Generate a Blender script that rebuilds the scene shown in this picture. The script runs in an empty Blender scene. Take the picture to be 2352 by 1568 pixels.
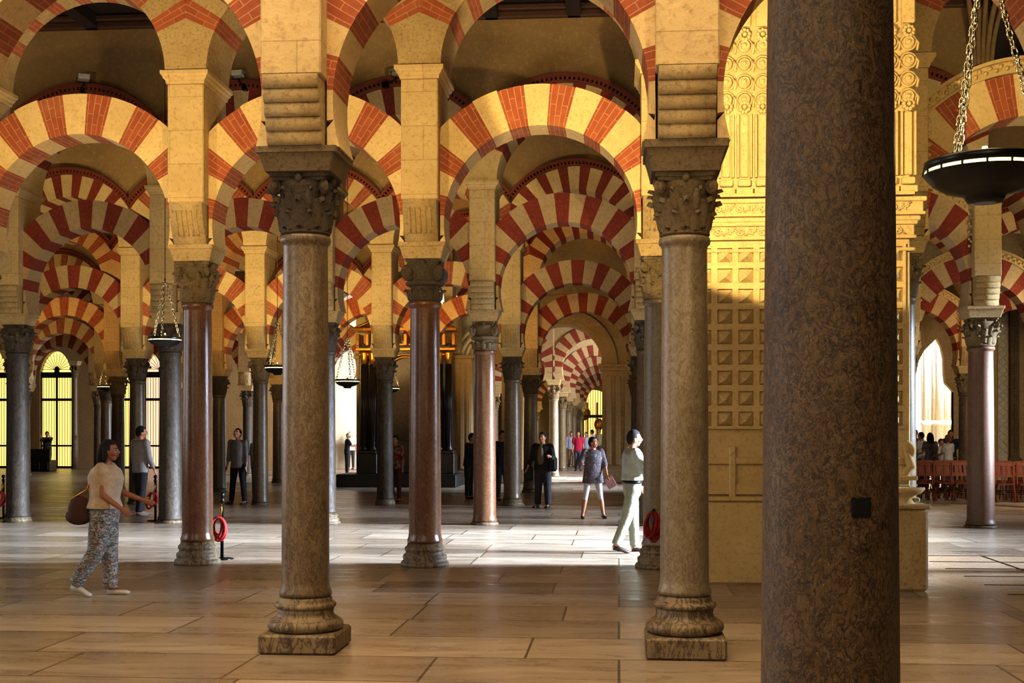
import bpy, math, random
from mathutils import Vector, Matrix
PI = math.pi
sc = bpy.context.scene
COL = sc.collection
random.seed(7)

# ------------------------------------------------------------------ camera
F, PHI, SX, HY, CH = 2827.0, 0.0772, 27.0, 990.6, 1.70
cp, sp = math.cos(PHI), math.sin(PHI)
cam = bpy.data.cameras.new('camera')
cam.sensor_width = 36; cam.lens = F / 2352 * 36
cam.shift_x = -SX / 2352; cam.shift_y = (HY - 784) / 2352
cam.clip_start = .05; cam.clip_end = 400
camo = bpy.data.objects.new('camera', cam); COL.objects.link(camo)
camo.location = (0, 0, CH); camo.rotation_euler = (PI / 2, 0, PHI)
sc.camera = camo

def px_of(X, Y, Z=1.7):
    xc = X * cp + Y * sp; zc = Y * cp - X * sp
    return 1176 + SX + F * xc / zc, HY - F * (Z - CH) / zc
def ground(px, py):                       # floor point seen at a pixel of the photo
    zc = F * CH / (py - HY); xc = (px - 1203) / F * zc
    return xc * cp - zc * sp, xc * sp + zc * cp
def atY(px, py, Y):                       # X and Z seen at a pixel on the plane at depth Y
    X = Y * math.tan(math.atan((px - 1203) / F) - PHI)
    zc = Y * cp - X * sp
    return X, CH + (HY - py) / F * zc

# ------------------------------------------------------------------ materials
def lin(c):
    return tuple((x / 12.92 if x <= .04045 else ((x + .055) / 1.055) ** 2.4) for x in [v / 255 for v in c]) + (1,)
class NT:
    def __init__(s, name):
        s.m = bpy.data.materials.new(name); s.m.use_nodes = True
        s.t = s.m.node_tree; s.n = s.t.nodes; s.l = s.t.links
        s.b = s.n['Principled BSDF']
    def add(s, typ, **kw):
        n = s.n.new(typ)
        for k, v in kw.items():
            if k in n.inputs: n.inputs[k].default_value = v
            else: setattr(n, k, v)
        return n
    def link(s, a, b): s.l.new(a, b)
    def coord(s, kind='Object', scale=(1, 1, 1), rot=(0, 0, 0)):
        if kind == 'World': o = s.n.new('ShaderNodeNewGeometry').outputs['Position']
        else: o = s.n.new('ShaderNodeTexCoord').outputs[kind]
        mp = s.add('ShaderNodeMapping'); mp.inputs['Scale'].default_value = scale; mp.inputs['Rotation'].default_value = rot
        s.link(o, mp.inputs['Vector']); return mp.outputs[0]
    def noise(s, vec, scale, detail=5, rough=.6, dist=0):
        n = s.add('ShaderNodeTexNoise', Scale=scale, Detail=detail, Roughness=rough, Distortion=dist)
        s.link(vec, n.inputs['Vector']); return n.outputs['Fac']
    def ramp(s, fac, stops):
        r = s.n.new('ShaderNodeValToRGB'); cr = r.color_ramp
        while len(cr.elements) < len(stops): cr.elements.new(.5)
        for e, (p, c) in zip(cr.elements, stops): e.position = p; e.color = c
        s.link(fac, r.inputs[0]); return r.outputs[0]
    def mix(s, fac, a, b, mode='MIX'):
        m = s.n.new('ShaderNodeMix'); m.data_type = 'RGBA'; m.blend_type = mode
        for sock, v in ((m.inputs[0], fac), (m.inputs[6], a), (m.inputs[7], b)):
            if isinstance(v, (float, int, tuple)): sock.default_value = v
            else: s.link(v, sock)
        return m.outputs[2]
    def bump(s, h, strength=.3, dist=.02):
        b = s.add('ShaderNodeBump', Strength=strength, Distance=dist)
        s.link(h, b.inputs['Height']); s.link(b.outputs[0], s.b.inputs['Normal'])
    def base(s, c):
        if isinstance(c, tuple): s.b.inputs['Base Color'].default_value = c
        else: s.link(c, s.b.inputs['Base Color'])
    def rough(s, r, metal=0):
        if isinstance(r, (float, int)): s.b.inputs['Roughness'].default_value = r
        else: s.link(r, s.b.inputs['Roughness'])
        s.b.inputs['Metallic'].default_value = metal

def m_stone(name, c1, c2, c3=None, scale=1.0, bump=.5, rough=.9, joints=False):
    t = NT(name); v = t.coord('World')
    n1 = t.noise(v, 1.1 * scale, 6, .62); n2 = t.noise(v, 16 * scale, 8, .75)
    col = t.ramp(n1, [(.32, lin(c1)), (.68, lin(c2))])
    if c3: col = t.mix(t.ramp(n2, [(.5, (0, 0, 0, 1)), (.68, (1, 1, 1, 1))]), col, lin(c3))
    h = n2
    if joints:
        b = t.add('ShaderNodeTexBrick', Scale=1.0); b.inputs['Mortar Size'].default_value = .006
        b.inputs['Brick Width'].default_value = 1.6; b.inputs['Row Height'].default_value = .42
        b.inputs['Mortar Smooth'].default_value = .6
        b.inputs['Color1'].default_value = (1, 1, 1, 1); b.inputs['Color2'].default_value = (.90, .88, .84, 1); b.inputs['Mortar'].default_value = (.6, .55, .5, 1)
        vv = t.coord('World', rot=(-PI / 2, 0, 0)); t.link(vv, b.inputs['Vector'])
        col = t.mix(.8, col, b.outputs['Color'], 'MULTIPLY')
    t.base(col); t.bump(h, bump, .03); t.rough(rough); return t.m

def m_marble(name, c1, c2, dark, light=None, rough=.35, vein=1.0, stretch=.35, scale=1.0, bump=.15):
    t = NT(name); v = t.coord('World', (1, 1, stretch))
    n1 = t.noise(v, 2.2 * scale, 6, .65, .6); n2 = t.noise(v, 11 * scale, 8, .72, 1.2); n3 = t.noise(v, 34 * scale, 6, .8)
    col = t.ramp(n1, [(.3, lin(c1)), (.7, lin(c2))])
    col = t.mix(t.ramp(n2, [(.36, (vein, vein, vein, 1)), (.46, (0, 0, 0, 1))]), col, lin(dark))
    n4 = t.noise(v, 5.5 * scale, 7, .7, 2.0); vv = vein * .9
    col = t.mix(t.ramp(n4, [(.455, (0, 0, 0, 1)), (.49, (vv, vv, vv, 1)), (.51, (vv, vv, vv, 1)), (.545, (0, 0, 0, 1))]), col, lin(dark))
    if light: col = t.mix(t.ramp(n3, [(.56, (0, 0, 0, 1)), (.66, (.7, .7, .7, 1))]), col, lin(light))
    t.base(col); t.bump(n2, bump, .01)
    t.rough(t.ramp(n3, [(.3, (rough * .7,) * 3 + (1,)), (.7, (rough * 1.4,) * 3 + (1,))])); return t.m

def m_plain(name, c, rough=.6, metal=0, nz=.12, emit=None, es=1.0, bump=0, sheen=0):
    t = NT(name); v = t.coord('Object')
    n = t.noise(v, 14, 4, .6)
    a = lin(c); k = 1 - nz * 2
    t.base(t.ramp(n, [(.3, (a[0] * k, a[1] * k, a[2] * k, 1)), (.7, a)])); t.rough(rough, metal)
    if bump: t.bump(n, bump, .02)
    if emit: t.b.inputs['Emission Color'].default_value = lin(emit); t.b.inputs['Emission Strength'].default_value = es
    return t.m

def m_brick(name, c1, c2, mortar):
    t = NT(name); v = t.coord('UV')
    b = t.add('ShaderNodeTexBrick', Scale=1.0, offset=.5)
    b.inputs['Brick Width'].default_value = .27; b.inputs['Row Height'].default_value = .072; b.inputs['Mortar Size'].default_value = .004
    b.inputs['Color1'].default_value = lin(c1); b.inputs['Color2'].default_value = lin(c2); b.inputs['Mortar'].default_value = lin(mortar)
    b.inputs['Bias'].default_value = -.2
    t.link(v, b.inputs['Vector'])
    w = t.coord('World'); n = t.noise(w, 9, 7, .7); n0 = t.noise(w, 1.4, 4, .6)
    col = t.mix(.5, b.outputs['Color'], t.ramp(n, [(.3, (.55, .5, .5, 1)), (.7, (1, 1, 1, 1))]), 'MULTIPLY')
    col = t.mix(t.ramp(n0, [(.55, (0, 0, 0, 1)), (.75, (.35, .35, .35, 1))]), col, lin(mortar))
    t.base(col); t.bump(n, .4, .02); t.rough(.9); return t.m

M = {}
M['stone'] = m_stone('warm_limestone', (196, 170, 122), (222, 196, 146), (176, 148, 100), joints=True)
M['stone2'] = m_stone('rough_limestone', (186, 158, 108), (214, 188, 138), (150, 124, 82), scale=1.6, bump=.9)
M['vous'] = m_stone('voussoir_limestone', (206, 178, 126), (228, 202, 150), (186, 158, 108), scale=1.3, bump=.4)
M['brick'] = m_brick('red_brick', (172, 94, 60), (152, 78, 48), (196, 150, 108))
M['paint'] = m_stone('painted_red_voussoir', (138, 54, 34), (118, 42, 26), (150, 78, 52), scale=1.5, bump=.3)
M['paint_stone'] = m_stone('painted_cream_voussoir', (196, 172, 132), (180, 154, 112), (160, 130, 94), scale=1.5, bump=.3)
M['plaster'] = m_stone('brown_plaster', (168, 140, 96), (146, 116, 76), (180, 150, 104), scale=.7, bump=.35)
M['carved'] = m_stone('carved_stone', (150, 130, 96), (120, 100, 70), (90, 72, 48), scale=2, bump=1.0)
M['carved_dark'] = m_stone('dark_carved_stone', (112, 98, 80), (84, 70, 56), (52, 42, 34), scale=2.5, bump=1.0)
M['grey'] = m_marble('grey_brown_marble', (124, 108, 86), (104, 86, 64), (66, 48, 32), (146, 130, 106), scale=2.0, vein=.75, stretch=.5)
M['grey2'] = m_marble('grey_marble', (140, 128, 106), (120, 106, 84), (92, 72, 50), (160, 148, 124), scale=2.0, vein=.7, stretch=.5)
M['brown'] = m_marble('brown_mottled_marble', (112, 90, 62), (94, 72, 46), (46, 32, 22), (128, 106, 78), scale=1.5, rough=.45)
M['pink'] = m_marble('pinkish_marble', (124, 90, 64), (104, 68, 46), (74, 46, 32), (136, 108, 82), rough=.22, scale=2.2, vein=.6, stretch=.6)
M['rose'] = m_marble('rose_granite', (128, 96, 68), (108, 76, 52), (88, 60, 50), (152, 124, 106), rough=.4, scale=4, stretch=.8)
M['dark'] = m_marble('dark_granite', (82, 68, 52), (66, 54, 40), (44, 34, 26), None, rough=.6)
M['big'] = m_marble('foreground_marble', (116, 92, 62), (88, 64, 38), (42, 29, 20), (158, 136, 104), scale=4.0, rough=.40, stretch=.7, bump=.35, vein=1.0)
M['wood'] = m_plain('dark_ceiling_wood', (46, 30, 20), .7, bump=.4)
M['wood_edge'] = m_plain('brown_beam_wood', (84, 52, 32), .7, bump=.4)
M['chair'] = m_plain('reddish_chair_wood', (140, 62, 22), .6, nz=.2)
M['chair_d'] = m_plain('dark_chair_wood', (84, 36, 20), .4, nz=.2)
M['black'] = m_plain('black_metal', (20, 18, 18), .35, .6)
M['lampblack'] = m_plain('black_lamp_bowl', (14, 13, 15), .3, .3)
M['altar'] = m_plain('dark_altar_wood', (30, 20, 15), .35, bump=.2)
M['altar_step'] = m_plain('black_altar_plinth', (20, 18, 17), .5)
M['gold'] = m_plain('gilding', (205, 140, 50), .32, .85, nz=.25)
M['chrome'] = m_plain('polished_chain', (235, 225, 190), .16, 1.0)
M['lampglow'] = m_plain('lamp_rim_light', (255, 236, 170), .5, emit=(255, 226, 140), es=5)
M['rope'] = m_plain('red_velvet_rope', (165, 18, 14), .8, nz=.25)
M['dentil'] = m_plain('red_brown_moulding', (128, 58, 32), .8)
M['hole'] = m_plain('recess_shade', (10, 8, 6), .95)  # near-black standing for the shade inside recesses
M['white'] = m_stone('pale_cathedral_stone', (236, 228, 208), (220, 210, 186), (200, 186, 156), scale=.8, bump=.5)
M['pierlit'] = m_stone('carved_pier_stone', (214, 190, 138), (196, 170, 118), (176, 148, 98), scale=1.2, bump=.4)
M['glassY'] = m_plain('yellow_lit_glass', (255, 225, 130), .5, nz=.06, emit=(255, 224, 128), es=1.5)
M['glassW'] = m_plain('white_lit_glass', (250, 250, 255), .5, nz=.05, emit=(235, 242, 255), es=3.5)
M['glassP'] = m_plain('pale_pink_lit_glass', (255, 210, 180), .5, nz=.05, emit=(255, 206, 170), es=1.3)
M['skin'] = m_plain('skin', (186, 128, 96), .5, nz=.05)
M['skin_d'] = m_plain('tanned_skin', (150, 94, 66), .5, nz=.05)
M['eye'] = m_plain('eye_dark', (30, 20, 16), .2)
M['lip'] = m_plain('lip', (130, 60, 50), .5)

def floor_mat():
    t = NT('polished_marble_slabs'); v = t.coord('World')
    w = t.noise(v, .6, 2, .5)
    b = t.add('ShaderNodeTexBrick', Scale=1.0, offset=.37, offset_frequency=2, squash=.72, squash_frequency=3)
    b.inputs['Brick Width'].default_value = 1.9; b.inputs['Row Height'].default_value = .92
    b.inputs['Mortar Size'].default_value = .011; b.inputs['Mortar Smooth'].default_value = .2
    b.inputs['Color1'].default_value = (1, 1, 1, 1); b.inputs['Color2'].default_value = (.52, .50, .48, 1); b.inputs['Mortar'].default_value = (.22, .19, .16, 1)
    t.link(v, b.inputs['Vector'])
    vs = t.coord('World', (.35, 1.6, 1)); n1 = t.noise(vs, 2.5, 8, .7, .8); n2 = t.noise(v, 26, 6, .75); n3 = t.noise(v, .5, 3, .5)
    col = t.ramp(n1, [(.28, lin(FL1)), (.5, lin(FL2)), (.72, lin(FL3))])
    col = t.mix(1.0, col, b.outputs['Color'], 'MULTIPLY')
    t.base(col)
    t.rough(t.ramp(n1, [(.3, (.20, .20, .20, 1)), (.7, (.42, .42, .42, 1))]))
    h = t.mix(.04, b.outputs['Color'], n2)
    vb = t.coord('World', (.8, 2.0, 1)); n4 = t.noise(vb, 1.6, 3, .6)
    hh = t.mix(.5, b.outputs['Fac'], n4)
    t.bump(n4, .12, .05)
    return t.m
FL1, FL2, FL3 = (150, 132, 112), (178, 160, 140), (200, 186, 168)
M['floor'] = floor_mat()

# ------------------------------------------------------------------ mesh helper
class MB:
    def __init__(s): s.v = []; s.f = []; s.m = []; s.uv = []; s.sm = []
    def face(s, idx, mat=0, uv=None, smooth=False):
        s.f.append(tuple(idx)); s.m.append(mat); s.uv.append(uv); s.sm.append(smooth)
    def vert(s, p): s.v.append(tuple(p)); return len(s.v) - 1
    def box(s, x0, x1, y0, y1, z0, z1, mat=0, c=0.0, xf=None):
        if c <= 0:
            P = [(x, y, z) for z in (z0, z1) for y in (y0, y1) for x in (x0, x1)]
            if xf: P = [xf(p) for p in P]
            b = len(s.v); s.v += P
            for q in ((0, 2, 3, 1), (4, 5, 7, 6), (0, 1, 5, 4), (2, 6, 7, 3), (0, 4, 6, 2), (1, 3, 7, 5)): s.face([b + i for i in q], mat)
            return
        rings = []
        for z, d in ((z0, c), (z0 + c, 0), (z1 - c, 0), (z1, c)):
            a0, a1, b0, b1 = x0 + d, x1 - d, y0 + d, y1 - d
            R = [(a0 + c, b0, z), (a1 - c, b0, z), (a1, b0 + c, z), (a1, b1 - c, z), (a1 - c, b1, z), (a0 + c, b1, z), (a0, b1 - c, z), (a0, b0 + c, z)]
            if xf: R = [xf(p) for p in R]
            rings.append([s.vert(p) for p in R])
        s.face(rings[0][::-1], mat); s.face(rings[-1], mat)
        for a, b in zip(rings, rings[1:]):
            for i in range(8): j = (i + 1) % 8; s.face((a[i], a[j], b[j], b[i]), mat)
    def lathe(s, prof, segs=32, mat=0, smooth=True, o=(0, 0, 0), caps=True, xf=None, sq=0):
        rings = []
        for r, z in prof:
            R = []
            for i in range(segs):
                a = 2 * PI * i / segs; rr = r
                if sq: rr = r / (abs(math.cos(a)) ** sq + abs(math.sin(a)) ** sq) ** (1 / sq)
                p = (o[0] + rr * math.cos(a), o[1] + rr * math.sin(a), o[2] + z)
                R.append(s.vert(xf(p) if xf else p))
            rings.append(R)
        for a, b in zip(rings, rings[1:]):
            for i in range(segs): j = (i + 1) % segs; s.face((a[i], a[j], b[j], b[i]), mat, smooth=smooth)
        if caps: s.face(rings[0][::-1], mat); s.face(rings[-1], mat)
    def tube(s, pts, rad, segs=8, mat=0, closed=False, ref=None, caps=True):
        pts = [Vector(p) for p in pts]; n = len(pts); rings = []
        if not isinstance(rad, (list, tuple)): rad = [rad] * n
        last = None
        for i, p in enumerate(pts):
            a = pts[i - 1] if (i > 0 or closed) else p; b = pts[(i + 1) % n] if (i < n - 1 or closed) else p
            d = (b - a).normalized()
            if ref is not None: u = Vector(ref)
            elif last is not None: u = last
            else: u = Vector((0, 0, 1)) if abs(d.z) < .9 else Vector((1, 0, 0))
            u = (u - d * u.dot(d)).normalized(); w = d.cross(u); last = u
            r = rad[i]; ru, rw = (r if isinstance(r, tuple) else (r, r))
            rings.append([s.vert(p + u * ru * math.cos(2 * PI * k / segs) + w * rw * math.sin(2 * PI * k / segs)) for k in range(segs)])
        pairs = list(zip(rings, rings[1:])) + ([(rings[-1], rings[0])] if closed else [])
        for a, b in pairs:
            for i in range(segs): j = (i + 1) % segs; s.face((a[i], a[j], b[j], b[i]), mat, smooth=True)
        if not closed and caps: s.face(rings[0][::-1], mat, smooth=True); s.face(rings[-1], mat, smooth=True)
    def ball(s, c, r, segs=12, rings=8, mat=0, fn=None):
        r = r if isinstance(r, (tuple, list)) else (r, r, r); c = Vector(c); R = []
        top = None
        for i in range(1, rings):
            t = PI * i / rings; row = []
            for k in range(segs):
                a = 2 * PI * k / segs
                d = Vector((math.sin(t) * math.cos(a), math.sin(t) * math.sin(a), math.cos(t)))
                q = fn(d) if fn else 1.0
                row.append(s.vert(c + Vector((d.x * r[0], d.y * r[1], d.z * r[2])) * q))
            R.append(row)
        q = fn(Vector((0, 0, 1))) if fn else 1; top = s.vert(c + Vector((0, 0, r[2] * q)))
        q = fn(Vector((0, 0, -1))) if fn else 1; bot = s.vert(c - Vector((0, 0, r[2] * q)))
        for k in range(segs):
            j = (k + 1) % segs
            s.face((top, R[0][k], R[0][j]), mat, smooth=True); s.face((bot, R[-1][j], R[-1][k]), mat, smooth=True)
            for a, b in zip(R, R[1:]): s.face((a[k], b[k], b[j], a[j]), mat, smooth=True)
    def prism(s, poly, y0, y1, mat=0):             # polygon in x,z extruded in y
        a = [s.vert((x, y0, z)) for x, z in poly]; b = [s.vert((x, y1, z)) for x, z in poly]
        s.face(a, mat); s.face(b[::-1], mat); n = len(poly)
        for i in range(n): j = (i + 1) % n; s.face((a[j], a[i], b[i], b[j]), mat)
    def mesh(s, name, mats):
        me = bpy.data.meshes.new(name); me.from_pydata(s.v, [], s.f)
        for m in mats: me.materials.append(m)
        me.polygons.foreach_set('material_index', s.m); me.polygons.foreach_set('use_smooth', s.sm)
        if any(u is not None for u in s.uv):
            ul = me.uv_layers.new(name='UVMap'); k = 0
            for p, u in zip(me.polygons, s.uv):
                for q, li in enumerate(p.loop_indices):
                    if u: ul.data[li].uv = u[q]
        me.update(); return me
    def build(s, name, mat, parent=None, loc=(0, 0, 0), rotz=0):
        mats = mat if isinstance(mat, (list, tuple)) else [mat]
        o = bpy.data.objects.new(name, s.mesh(name, mats)); COL.objects.link(o)
        o.location = loc; o.rotation_euler = (0, 0, rotz)
        if parent: o.parent = parent
        return o
def obj(name, me, parent=None, loc=(0, 0, 0), rotz=0, scale=None):
    o = bpy.data.objects.new(name, me); COL.objects.link(o); o.location = loc; o.rotation_euler = (0, 0, rotz)
    if scale: o.scale = scale
    if parent: o.parent = parent
    return o
def tag(o, label, cat, group=None, kind=None):
    o['label'] = label; o['category'] = cat
    if group: o['group'] = group
    if kind: o['kind'] = kind
    return o
def thing(name, label, cat, loc=(0, 0, 0), rotz=0, group=None):
    o = bpy.data.objects.new(name, None); COL.objects.link(o); o.location = loc; o.rotation_euler = (0, 0, rotz); o.empty_display_size = .1
    return tag(o, label, cat, group)
def struct(o, label=None):
    o['kind'] = 'structure'
    if label: o['label'] = label; o['category'] = 'building part'
    return o
def copy_tree(o, parent=None):
    c = o.copy(); COL.objects.link(c); c.parent = parent
    for ch in list(o.children): copy_tree(ch, c)
    return c

# ------------------------------------------------------------------ arcade lattice
S, X0 = 2.95, -2.45
ROWS = {1: 9.49, 2: 15.45, 3: 22.4, 4: 28.18, 5: 34.12, 6: 40.2, 7: 46.4, 8: 53.2, 9: 60.0, 10: 67.0, 11: 74.0, 12: 81.0}
ZI = {0: 3.95, 1: 3.87, 2: 4.06, 3: 3.90, 4: 3.61, 5: 3.46}          # top of impost block
ZC = {1: 4.22, 2: 4.29, 3: 4.27, 4: 3.87, 5: 3.80}                   # centre of the lower arch
ZU = {1: 6.2, 2: 6.2, 3: 6.2, 4: 5.95, 5: 5.9}                       # top of upper impost, springing of the upper arch
RI, RO = 1.20, 1.72
PW, PD = .46, .90
def g(d, r): return d[r] if r in d else d[5]
ORD = {1: 'nearest', 2: 'second', 3: 'third', 4: 'fourth', 5: 'fifth', 6: 'sixth', 7: 'seventh', 8: 'eighth', 9: 'ninth', 10: 'tenth', 11: 'eleventh', 12: 'twelfth'}
NUM = ['first', 'second', 'third', 'fourth', 'fifth', 'sixth', 'seventh', 'eighth', 'ninth', 'tenth', 'eleventh', 'twelfth', 'thirteenth', 'fourteenth', 'fifteenth']

# ---- lower arch ring: horseshoe with alternating voussoirs
def ring_mesh(name, ri, ro, a0, n, half, ydep, first=0, seed=0, legs=None, mats=None, jag=.012, bw=None):
    """ring in the x,z plane centred at 0, angles a0..pi-a0, outer edge clipped at |x|<=half"""
    rnd = random.Random(seed); b = MB(); y0, y1 = -ydep / 2, ydep / 2
    tot = PI - 2 * a0; ws = []
    for i in range(n): ws.append((bw or 1.0) if i % 2 == first else 1.0)
    ws = [w * rnd.uniform(.93, 1.07) for w in ws]; T = sum(ws); a = a0
    for i in range(n):
        w = tot * ws[i] / T; mat = 1 if i % 2 == first else 0
        rr = ro + rnd.uniform(-jag, jag); sub = 4
        yo = rnd.uniform(0, .006)
        u0 = rnd.random()
        for k in range(sub):
            t0, t1 = a + w * k / sub, a + w * (k + 1) / sub
            P = []
            for t in (t0, t1):
                c, s_ = math.cos(t), math.sin(t)
                ro_ = min(rr, half / max(1e-6, abs(c)))
                ro_ = max(ro_, ri + .001)
                P.append(((ri * c, ri * s_), (ro_ * c, ro_ * s_), ri, ro_))
            (i0, o0, r0, q0), (i1, o1, r1, q1) = P
            A = [b.vert((i0[0], y0 - yo, i0[1])), b.vert((o0[0], y0 - yo, o0[1])), b.vert((o1[0], y0 - yo, o1[1])), b.vert((i1[0], y0 - yo, i1[1]))]
            B = [b.vert((p[0], y1 + yo, p[1])) for p in (i0, o0, o1, i1)]
            arc0, arc1 = (t0 - a - w / 2) * 1.45, (t1 - a - w / 2) * 1.45
            uv = [(0 + u0, arc0 + .036), (q0 - r0 + u0, arc0 + .036), (q1 - r1 + u0, arc1 + .036), (u0, arc1 + .036)]
            b.face((A[0], A[3], A[2], A[1]), mat, [uv[0], uv[3], uv[2], uv[1]])
            b.face((B[0], B[1], B[2], B[3]), mat, uv)
            uw = [(0, arc0), (ydep, arc0), (ydep, arc1), (0, arc1)]
            b.face((A[0], B[0], B[3], A[3]), mat, [(x + u0, y + .036) for x, y in uw])
            b.face((A[1], A[2], B[2], B[1]), mat, [(uw[0][0] + u0, uw[0][1]), (uw[3][0] + u0, uw[3][1]), (uw[2][0] + u0, uw[2][1]), (uw[1][0] + u0, uw[1][1])])
            if k == 0:
                b.face((A[0], A[1], B[1], B[0]), mat, [(0, 0)] * 4)
            if k == sub - 1:
                b.face((A[3], B[3], B[2], A[2]), mat, [(0, 0)] * 4)
        a += w
    if legs:                                                      # stone shoulders below the ring, following the intrados
        z0, yt = legs
        for sgn in (-1, 1):
            pts = []
            N = 8; aa = math.asin(max(-1, z0 / ri))
            for k in range(N + 1):
                t = aa + (a0 - aa) * k / N
                pts.append((ri * math.cos(t), ri * math.sin(t)))
            poly = pts + [(half, half * math.tan(a0) if a0 > 0 and half / math.cos(a0) < ro else ro * math.sin(a0)), (half, z0)]
            if half / math.cos(a0) >= ro: poly = pts + [(min(half, ro * math.cos(a0)), ro * math.sin(a0)), (half, ro * math.sin(a0)), (half, z0)]
            poly = [(sgn * x, z) for x, z in poly]
            b.prism(poly, -yt / 2, yt / 2, 0)
    return b.mesh(name, mats)

arch_meshes = {}
def lower_mesh(r, var):
    key = ('low', r if r < 6 else 6, var)
    if key not in arch_meshes:
        zi, zc = g(ZI, r), g(ZC, r); z0 = zi - zc
        painted = r >= 3
        n = 19 if r > 2 else 17
        a0 = -.12
        mats = [M['paint_stone'], M['paint']] if painted else [M['vous'], M['brick']]
        if var == 'orange': mats = [M['vous'], M['brick']]
        arch_meshes[key] = ring_mesh('ring', RI, RO, a0, n, S / 2 - PW / 2, .5, first=1, seed=r * 11 + len(var), legs=(z0, .5), mats=mats, bw=1.0)
    return arch_meshes[key]
def upper_mesh(r, var='p'):
    key = ('up', min(r, 6), var)
    if key not in arch_meshes:
        arch_meshes[key] = ring_mesh('ring', 1.21, 1.72, .42, 15, S / 2, .9, first=0, seed=r * 5 + 3, legs=(0.0, .9),
            mats=[M['stone2'] if r == 2 else M['vous'], M['brick'] if r <= 2 or var == 'orange' else M['paint']], bw=.8)
    return arch_meshes[key]
def dentil_mesh():
    if 'dent' not in arch_meshes:
        b = MB(); a0, a1 = .56, PI - .56; N = 44; R = 1.73; yf = -.45
        for k in range(N):
            t0, t1 = a0 + (a1 - a0) * k / N, a0 + (a1 - a0) * (k + 1) / N
            def P(t, rr, y): 
                c = math.cos(t); rr = min(rr, (S / 2 + .0) / max(abs(c), 1e-6)); return b.vert((rr * c, y, rr * math.sin(t)))
            for (ra, rb, ya) in ((R, R + .035, yf - .06), (R + .085, R + .15, yf - .12)):
                A = [P(t0, ra, ya), P(t0, rb, ya), P(t1, rb, ya), P(t1, ra, ya)]; B = [P(t0, ra, yf + .02), P(t0, rb, yf + .02), P(t1, rb, yf + .02), P(t1, ra, yf + .02)]
                b.face((A[0], A[3], A[2], A[1]), 0); b.face((A[1], A[2], B[2], B[1]), 0); b.face((A[0], B[0], B[3], A[3]), 0)
            tm = t0 + (t1 - t0) * .55
            A = [P(t0, R + .03, yf - .09), P(t0, R + .09, yf - .09), P(tm, R + .09, yf - .09), P(tm, R + .03, yf - .09)]
            B = [P(t0, R + .03, yf), P(t0, R + .09, yf), P(tm, R + .09, yf), P(tm, R + .03, yf)]
            b.face((A[0], A[3], A[2], A[1]), 0)
            for i in range(4): j = (i + 1) % 4; b.face((A[i], A[j], B[j], B[i]), 0)
            A = [P(t0, R + .03, yf - .005), P(t0, R + .09, yf - .005), P(t1, R + .09, yf - .005), P(t1, R + .03, yf - .005)]
            b.face((A[0], A[3], A[2], A[1]), 1)  # dark strip paints the shade in the gaps between dentils
        arch_meshes['dent'] = b.mesh('dentil_moulding', [M['dentil'], M['hole']])
    return arch_meshes['dent']
def carved_mesh():
    if 'carv' not in arch_meshes:
        b = MB(); N = 60; a0, a1 = .5, PI - .5; R = RO + .0; yf = -.25; rnd = random.Random(3)
        for k in range(N):
            t0, t1 = a0 + (a1 - a0) * k / N, a0 + (a1 - a0) * (k + 1) / N
            def P(t, rr, y):
                c = math.cos(t); rr = min(rr, (S / 2 - PW / 2) / max(abs(c), 1e-6)); return b.vert((rr * c, y, rr * math.sin(t)))
            for (ra, rb, ya) in ((R, R + .03, yf - .05), (R + .03, R + .14, yf - .03), (R + .14, R + .18, yf - .1)):
                A = [P(t0, ra, ya), P(t0, rb, ya), P(t1, rb, ya), P(t1, ra, ya)]; B = [P(t0, ra, yf + .05), P(t0, rb, yf + .05), P(t1, rb, yf + .05), P(t1, ra, yf + .05)]
                b.face((A[0], A[3], A[2], A[1]), 0); b.face((A[1], A[2], B[2], B[1]), 0); b.face((A[0], B[0], B[3], A[3]), 0)
            t = (t0 + t1) / 2; c = math.cos(t); rr = min(R + .085, (S / 2 - PW / 2 - .03) / max(abs(c), 1e-6)) + (.02 if k % 2 else -.02)
            b.ball((rr * c, yf - .035, rr * math.sin(t)), (.03, .03, .03), 6, 4, 0)
        arch_meshes['carv'] = b.mesh('carved_moulding', [M['pierlit']])
    return arch_meshes['carv']

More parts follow.
